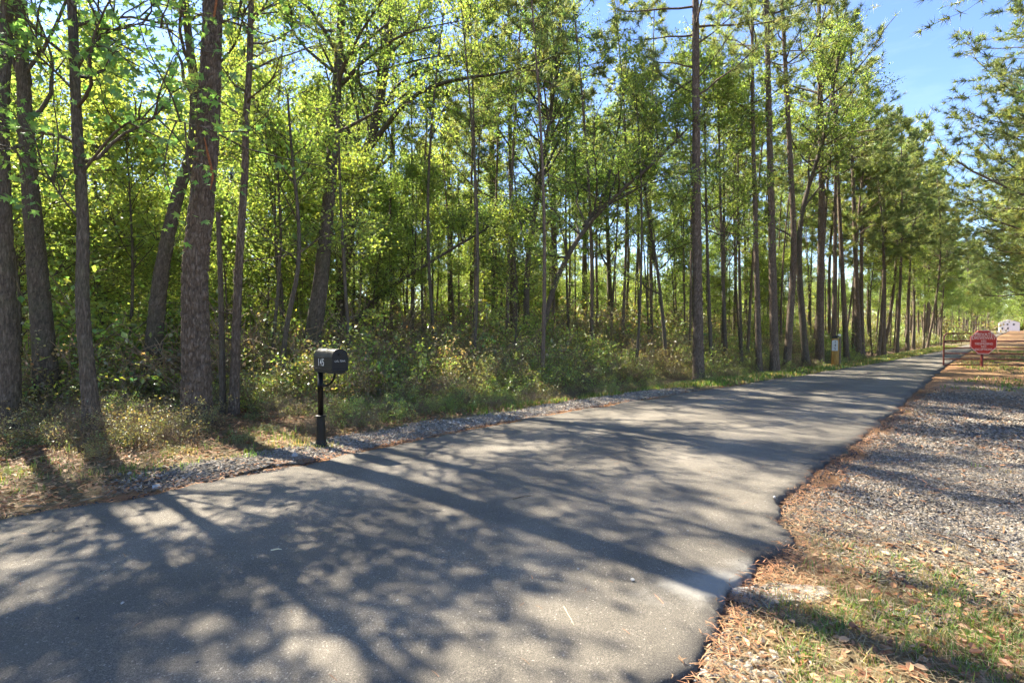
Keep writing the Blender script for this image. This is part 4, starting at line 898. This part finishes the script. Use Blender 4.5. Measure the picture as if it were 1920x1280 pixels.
x1, y1 = G(455, 884); N = 2200; x = rng.normal(x1, .38, N); y = rng.normal(y1, .17, N); stones(mb, x, y, hgt(x, y) + rng.random(N) * .015, rng.uniform(.014, .028, N), scol(N) * .8, rng, True)
gr = obj("gravel", mb.mesh("gravel", 'stone_bits')); gr["kind"] = "stuff"; gr["label"] = "bluish gravel strip and heap along the wood side of the driveway"

mb = MB()
x, y, t_, n_ = field(5200, (1.3, 12), lambda t, r: nR(t) + .10 - r * .22, lambda x, y, t, n: on_view(x, y) * .8); stones(mb, x, y, hgt(x, y) + .01, rng.uniform(.004, .012, len(x)), np.full((len(x), 3), .05) * rng.uniform(.5, 2.2, (len(x), 1)), rng)
x, y, t_, n_ = field(3000, (-3, 12), lambda t, r: nL(t) - .10 + r * .2, lambda x, y, t, n: on_view(x, y) * .8); stones(mb, x, y, hgt(x, y) + .01, rng.uniform(.004, .012, len(x)), np.full((len(x), 3), .07) * rng.uniform(.5, 2.2, (len(x), 1)), rng)
x, y, t_, n_ = field(1500, (-1, 10), lambda t, r: nR(t) + r * (nL(t) - nR(t)), lambda x, y, t, n: on_view(x, y) * .8); stones(mb, x, y, road_z(x, y) - .002, rng.uniform(.0015, .0042, len(x)), np.full((len(x), 3), .2) * rng.uniform(.2, 2.2, (len(x), 1)), rng)
gr = obj("asphalt_crumbs", mb.mesh("asphalt_crumbs", 'stone_bits')); gr["kind"] = "stuff"; gr["label"] = "asphalt crumbs and grit along the driveway rims"
# pine straw, grass blades, fallen leaves
def straw(mb, x, y, z, L, C, w=.004):
    N = len(x); yw = rng.random(N) * 6.28; D = np.stack([np.cos(yw), np.sin(yw), rng.normal(0, .07, N)], 1); S_ = np.stack([-np.sin(yw), np.cos(yw), 0 * yw], 1) * w
    P = np.stack([x, y, z], 1); mid_ = P + np.array([0, 0, .006]) + S_ * rng.normal(0, 2, (N, 1))
    V = np.stack([P - D * L[:, None] / 2 - S_, P - D * L[:, None] / 2 + S_, mid_ + S_, mid_ - S_, P + D * L[:, None] / 2], 1)
    F = np.arange(N)[:, None] * 5; mb.add(V.reshape(-1, 3), F + np.array([[0, 1, 2, 3]]), np.repeat(C, 5, 0)); b_ = len(mb.F) - 1
    mb.F.append(mb.F[b_][:, :1] - 0 + np.array([[3, 2, 4]])); mb.M.append(np.zeros(N, int))
STR = (.30, .165, .085)
mb = MB()
x, y, t_, n_ = field(22000, (1.1, 5), lambda t, r: nR(t) - .05 - r * 2.8, lambda x, y, t, n: on_view(x, y) * sstep(5, 4, t))
straw(mb, x, y, hgt(x, y) + rng.uniform(.006, .028, len(x)), rng.uniform(.04, .14, len(x)), vary(rng, (.22, .17, .095), len(x), .4, .12), .0014)
x, y, t_, n_ = field(16000, (-3, 5), lambda t, r: nL(t) + .05 + r * 3.6, lambda x, y, t, n: on_view(x, y) * .9 * np.maximum(sstep(.9, 1.3, n - nL(t)), sstep(1.4, .6, t)))
straw(mb, x, y, hgt(x, y) + rng.uniform(.006, .03, len(x)), rng.uniform(.06, .18, len(x)), vary(rng, (.27, .165, .085), len(x), .4, .15), .0035)
x, y, t_, n_ = field(15000, (4, 20), lambda t, r: nR(t) - r * 3.4, lambda x, y, t, n: on_view(x, y) * (.2 + .85 * sstep(.5, .68, vnoise(x * .8, y * .8, 91))) * (.35 + .65 * sstep(9, 16, t)))
straw(mb, x, y, hgt(x, y) + rng.uniform(.012, .04, len(x)), rng.uniform(.08, .2, len(x)), vary(rng, STR, len(x), .35, .12), .005)
x, y, t_, n_ = field(22000, (1.6, 16), lambda t, r: nR(t) + .05 - r ** 1.6 * 1.6, lambda x, y, t, n: on_view(x, y) * np.exp(-(nR(t) - n) / .2) + on_view(x, y) * .10 * sstep(.45, .7, vnoise(x * 1.1, y * 1.1, 71)))
straw(mb, x, y, hgt(x, y) + rng.uniform(.008, .03, len(x)), rng.uniform(.06, .16, len(x)), vary(rng, STR, len(x), .35, .12), .002)
x, y, t_, n_ = field(20000, (-1, 15), lambda t, r: nL(t) - .06 + r ** 1.7 * 1.6, lambda x, y, t, n: on_view(x, y) * (np.exp(-np.maximum(0, n - nL(t)) / .16) + .03))
straw(mb, x, y, hgt(x, y) + rng.uniform(.008, .03, len(x)), rng.uniform(.07, .17, len(x)), vary(rng, (.30, .15, .07), len(x), .35, .12), .0035)
x, y, t_, n_ = field(420, (-1, 12), lambda t, r: nR(t) + r * (nL(t) - nR(t)), lambda x, y, t, n: on_view(x, y) * .9)
straw(mb, x, y, road_z(x, y) + .004, rng.uniform(.03, .12, len(x)), vary(rng, STR, len(x), .4, .12), .0014)
x, y, t_, n_ = field(2200, (1.3, 14), lambda t, r: nR(t) + .07 - r * .3, lambda x, y, t, n: on_view(x, y) * .8 * sstep(.4, .65, vnoise(t * 1.3, t * 0, 95)))
straw(mb, x, y, road_z(x, y) - .016 + rng.uniform(0, .008, len(x)), rng.uniform(.04, .09, len(x)), vary(rng, STR, len(x), .35, .12), .002)
o = obj("pine_straw", mb.mesh("pine_straw", 'dead_leaf')); o["kind"] = "stuff"; o["label"] = "rust coloured pine straw gathered along both driveway edges"
def blades(mb, x, y, z, H, C, w, lean=.5):
    N = len(x); yw = rng.random(N) * 6.28; D = np.stack([np.cos(yw), np.sin(yw), 0 * yw], 1); S_ = np.stack([-np.sin(yw), np.cos(yw), 0 * yw], 1) * np.broadcast_to(w, (N,))[:, None]
    P = np.stack([x, y, z - .01], 1); ln = rng.uniform(.15, 1, (N, 1)) * lean; H = H[:, None]; U = np.array([0, 0, 1.0])
    m1 = P + U * H * .55 + D * H * ln * .4; tp = P + U * H * (1 - .35 * ln) + D * H * ln * 1.1
    V = np.stack([P - S_, P + S_, m1 + S_ * .8, m1 - S_ * .8, tp], 1)
    F = np.arange(N)[:, None] * 5; mb.add(V.reshape(-1, 3), F + np.array([[0, 1, 2, 3]]), np.repeat(C, 5, 0))
    mb.F.append(mb.F[-1][:, :1] + np.array([[3, 2, 4]])); mb.M.append(np.zeros(N, int))
GRS = (.14, .215, .04); DRY = (.34, .27, .12)
def tufts(mb, NT, per, trange, nfun, dens, h, w, greenish=.7, spread=.035, lean=.6):
    x, y, t_, n_ = field(NT, trange, nfun, dens); k = per; N = len(x) * k
    gx_ = np.repeat(x, k) + rng.normal(0, spread, N); gy_ = np.repeat(y, k) + rng.normal(0, spread, N)
    isg = np.repeat(rng.random(len(x)) < greenish, k)[:, None]; C = np.where(isg, vary(rng, GRS, N, .3, .2), vary(rng, DRY, N, .25, .1))
    blades(mb, gx_, gy_, hgt(gx_, gy_), rng.uniform(*h, N) * np.repeat(rng.uniform(.6, 1.3, len(x)), k), C, w, lean)
mb = MB()
gpatch = lambda x, y, t, n: on_view(x, y) * sstep(4.3, 3.6, t + (vnoise(x * 1.2, y * 1.2, 51) - .5) * 1.2) * sstep(.08, .4, nR(t) - n) * (.12 + .88 * sstep(.42, .62, vnoise(x * 2.3, y * 2.3, 81)))
tufts(mb, 3600, 15, (1.2, 4.8), lambda t, r: nR(t) - .05 - r * 2.6, gpatch, (.03, .085), .0022, .78, .03, .9)
tufts(mb, 120, 10, (4.4, 12), lambda t, r: nR(t) - .1 - r * 2.0, lambda x, y, t, n: on_view(x, y) * .5 * sstep(.5, .7, vnoise(x, y, 82)), (.03, .07), .003, .8)
tufts(mb, 900, 9, (17, 60), lambda t, r: nR(t) - .2 - r * 3.0, lambda x, y, t, n: sstep(.45, .65, vnoise(x * .5, y * .5, 83)), (.05, .12), .012, .6, .15)
gl = lambda x, y, t, n: on_view(x, y) * sstep(.35 + .55 * sstep(1.5, 4, t) * sstep(13, 11, t), .8 + .5 * sstep(1.5, 4, t) * sstep(13, 11, t), n - nL(t) + (vnoise(x, y, 84) - .5) * .5) * sstep(3.0, 1.6, n - nL(t)) * (.15 + .85 * sstep(.4, .6, vnoise(x * 1.4, y * 1.4, 85)))
tufts(mb, 750, 12, (-2, 6), lambda t, r: nL(t) + .3 + r * 2.6, gl, (.05, .13), .003, .6, .05)
tufts(mb, 2600, 11, (6, 20), lambda t, r: nL(t) + .55 + r * 1.6, gl, (.06, .15), .006, .72, .09)
tufts(mb, 2200, 10, (13, 60), lambda t, r: nL(t) + .1 + r * 1.8, lambda x, y, t, n: .75 + 0 * x, (.06, .14), .014, .6, .16)
N = 150; gx_ = rng.normal(mx_ + .03, .10, N); gy_ = rng.normal(my_ - .02, .07, N); blades(mb, gx_, gy_, hgt(gx_, gy_), rng.uniform(.03, .11, N), np.where(rng.random((N, 1)) < .6, vary(rng, GRS, N, .3, .2), vary(rng, DRY, N, .25, .1)), .003, .8)
o = obj("grass", mb.mesh("grass", 'grass_blade')); o["kind"] = "stuff"; o["label"] = "patchy short grass on both verges of the driveway"
LC = [(.27, .12, .05), (.34, .175, .08), (.19, .085, .04), (.38, .24, .13)]
mb = MB()
def litter(NN, trange, nfun, dens, size):
    x, y, t_, n_ = field(NN, trange, nfun, dens); N = len(x); C = np.array(LC)[rng.integers(0, 4, N)] * np.exp(rng.normal(0, .25, (N, 1)))
    leaves(mb, np.stack([x, y, hgt(x, y) + rng.uniform(.008, .03, N)], 1), rng.uniform(*size, N), rng, C, 'oval', 2.2)
litter(4600, (1.1, 4.8), lambda t, r: nR(t) - .15 - r * 2.6, lambda x, y, t, n: on_view(x, y) * sstep(4.8, 3.9, t) * (.2 + .8 * sstep(.1, .9, nR(t) - n)), (.025, .06))
litter(900, (4, 14), lambda t, r: nR(t) - r * 3, lambda x, y, t, n: on_view(x, y) * .6, (.03, .055))
litter(15000, (-3, 9), lambda t, r: nL(t) + .2 + r * 4.2, lambda x, y, t, n: on_view(x, y) * .8 * np.maximum(sstep(.9, 1.3, n - nL(t)), sstep(1.4, .6, t)), (.03, .07))
o = obj("leaf_litter", mb.mesh("leaf_litter", 'dead_leaf')); o["kind"] = "stuff"; o["label"] = "brown fallen leaves strewn over the verges"

# single things lying about
def pebble(u, v, r, m_, label, seed, name="pebble", cat="stone", road=True, group=None):
    global rng
    x, y = G(u, v); rng = np.random.default_rng(seed); b = MB(); stones(b, np.zeros(1), np.zeros(1), np.zeros(1), np.array([r]), np.ones((1, 3)), rng, True)
    me = b.mesh(name, m_); o = obj(name, me, None, (x, y, (road_z(x, y) if road else float(hgt(x, y)))))
    tag(o, label, cat, group)
pebble(745, 1149, .017, 'pebble_pale', "pale pebble alone on the sunlit driveway, lower middle", 1)
pebble(230, 1152, .011, 'pebble_pale', "small white pebble on the driveway, lower left", 2)
pebble(145, 1182, .014, 'pebble_dark', "dark pebble on the driveway in the bright patch, lower left", 3)
pebble(370, 1268, .010, 'pebble_dark', "dark pebble at the very bottom of the driveway", 4)
pebble(1186, 1106, .012, 'pebble_pale', "pebble on the driveway just left of the dusty streak", 5)
pebble(1084, 1085, .009, 'pebble_pale', "tiny pale pebble left of the dusty streak on the driveway", 6)
pebble(1452, 945, .013, 'pebble_pale', "white pebble on the driveway at its right rim", 7)
pebble(292, 916, .05, 'pebble_pale', "white rock at the left end of the gravel strip", 8, "rock", "rock", False)
pebble(552, 856, .05, 'pebble_pale', "pale blue grey rock in the gravel beside the mailbox base", 9, "rock", "rock", False)
for k, (u, v) in enumerate(((310, 1030), (820, 1060), (560, 985), (1020, 1012), (660, 1215), (900, 1240), (1355, 900), (1230, 850), (100, 1010), (455, 1130), (1060, 960), (880, 1130), (1290, 1010), (190, 1090))):
    pebble(u, v, .006 + .004 * ((k * 7) % 3) / 2, 'pebble_dark' if k % 3 else 'pebble_pale', "tiny loose stone lying on the driveway", 20 + k, group="tiny loose stones on the driveway")
def stick(uv, r, m_, name, label, road=True, lift=.006):
    q = []
    for u, v in uv:
        x, y = G(u, v); q.append([x, y, (road_z(x, y) if road else float(hgt(x, y))) + r + lift])
    b = MB(); b.tube(q, np.linspace(r, r * .5, len(q)), 6); o = obj(name, b.mesh(name, m_)); tag(o, label, "twig")
stick([(962, 950), (978, 946), (996, 944)], .006, 'twig', "twig", "short dark twig in the middle of the driveway")
stick([(1057, 1160), (1064, 1174), (1070, 1184), (1076, 1197)], .0022, 'straw_stem', "dry_stem", "pale dry grass stem on the driveway, lower middle")
stick([(508, 1052), (522, 1049), (528, 1050)], .006, 'straw_stem', "twig", "pale brown twig on the driveway, lower left of middle")
stick([(45, 966), (60, 965), (80, 966)], .010, 'twig', "twig", "dark stick at the driveway's straw edge, far left")
stick([(150, 955), (185, 948), (205, 942)], .008, 'twig', "twig", "thin stick slanting along the straw edge, left")
# worn concrete apron at the rim
ax_, ay_ = G(1465, 1112)
b = MB(); a = np.arange(18) * 2 * math.pi / 18; rr = .20 * (1 + .25 * np.sin(a * 2 + 1) + .12 * np.sin(a * 5))
P2_ = np.stack([ax_ + rr * 1.15 * np.cos(a), ay_ + rr * .62 * np.sin(a)], 1); zt = float(hgt(ax_, ay_)) + .006
V = np.concatenate([np.c_[P2_, np.full(18, zt)], np.c_[P2_ * 1.0 + (P2_ - [ax_, ay_]) * .08, np.full(18, zt - .04)], [[ax_, ay_, zt + .006]]])
b.add(V, [[i, (i + 1) % 18, 18 + (i + 1) % 18, 18 + i] for i in range(18)]); b.add(V, [[i, (i + 1) % 18, 36] for i in range(18)])
o = obj("concrete_patch", b.mesh("concrete_patch", 'concrete', True)); tag(o, "worn grey concrete patch at the driveway's ragged right rim", "patch")
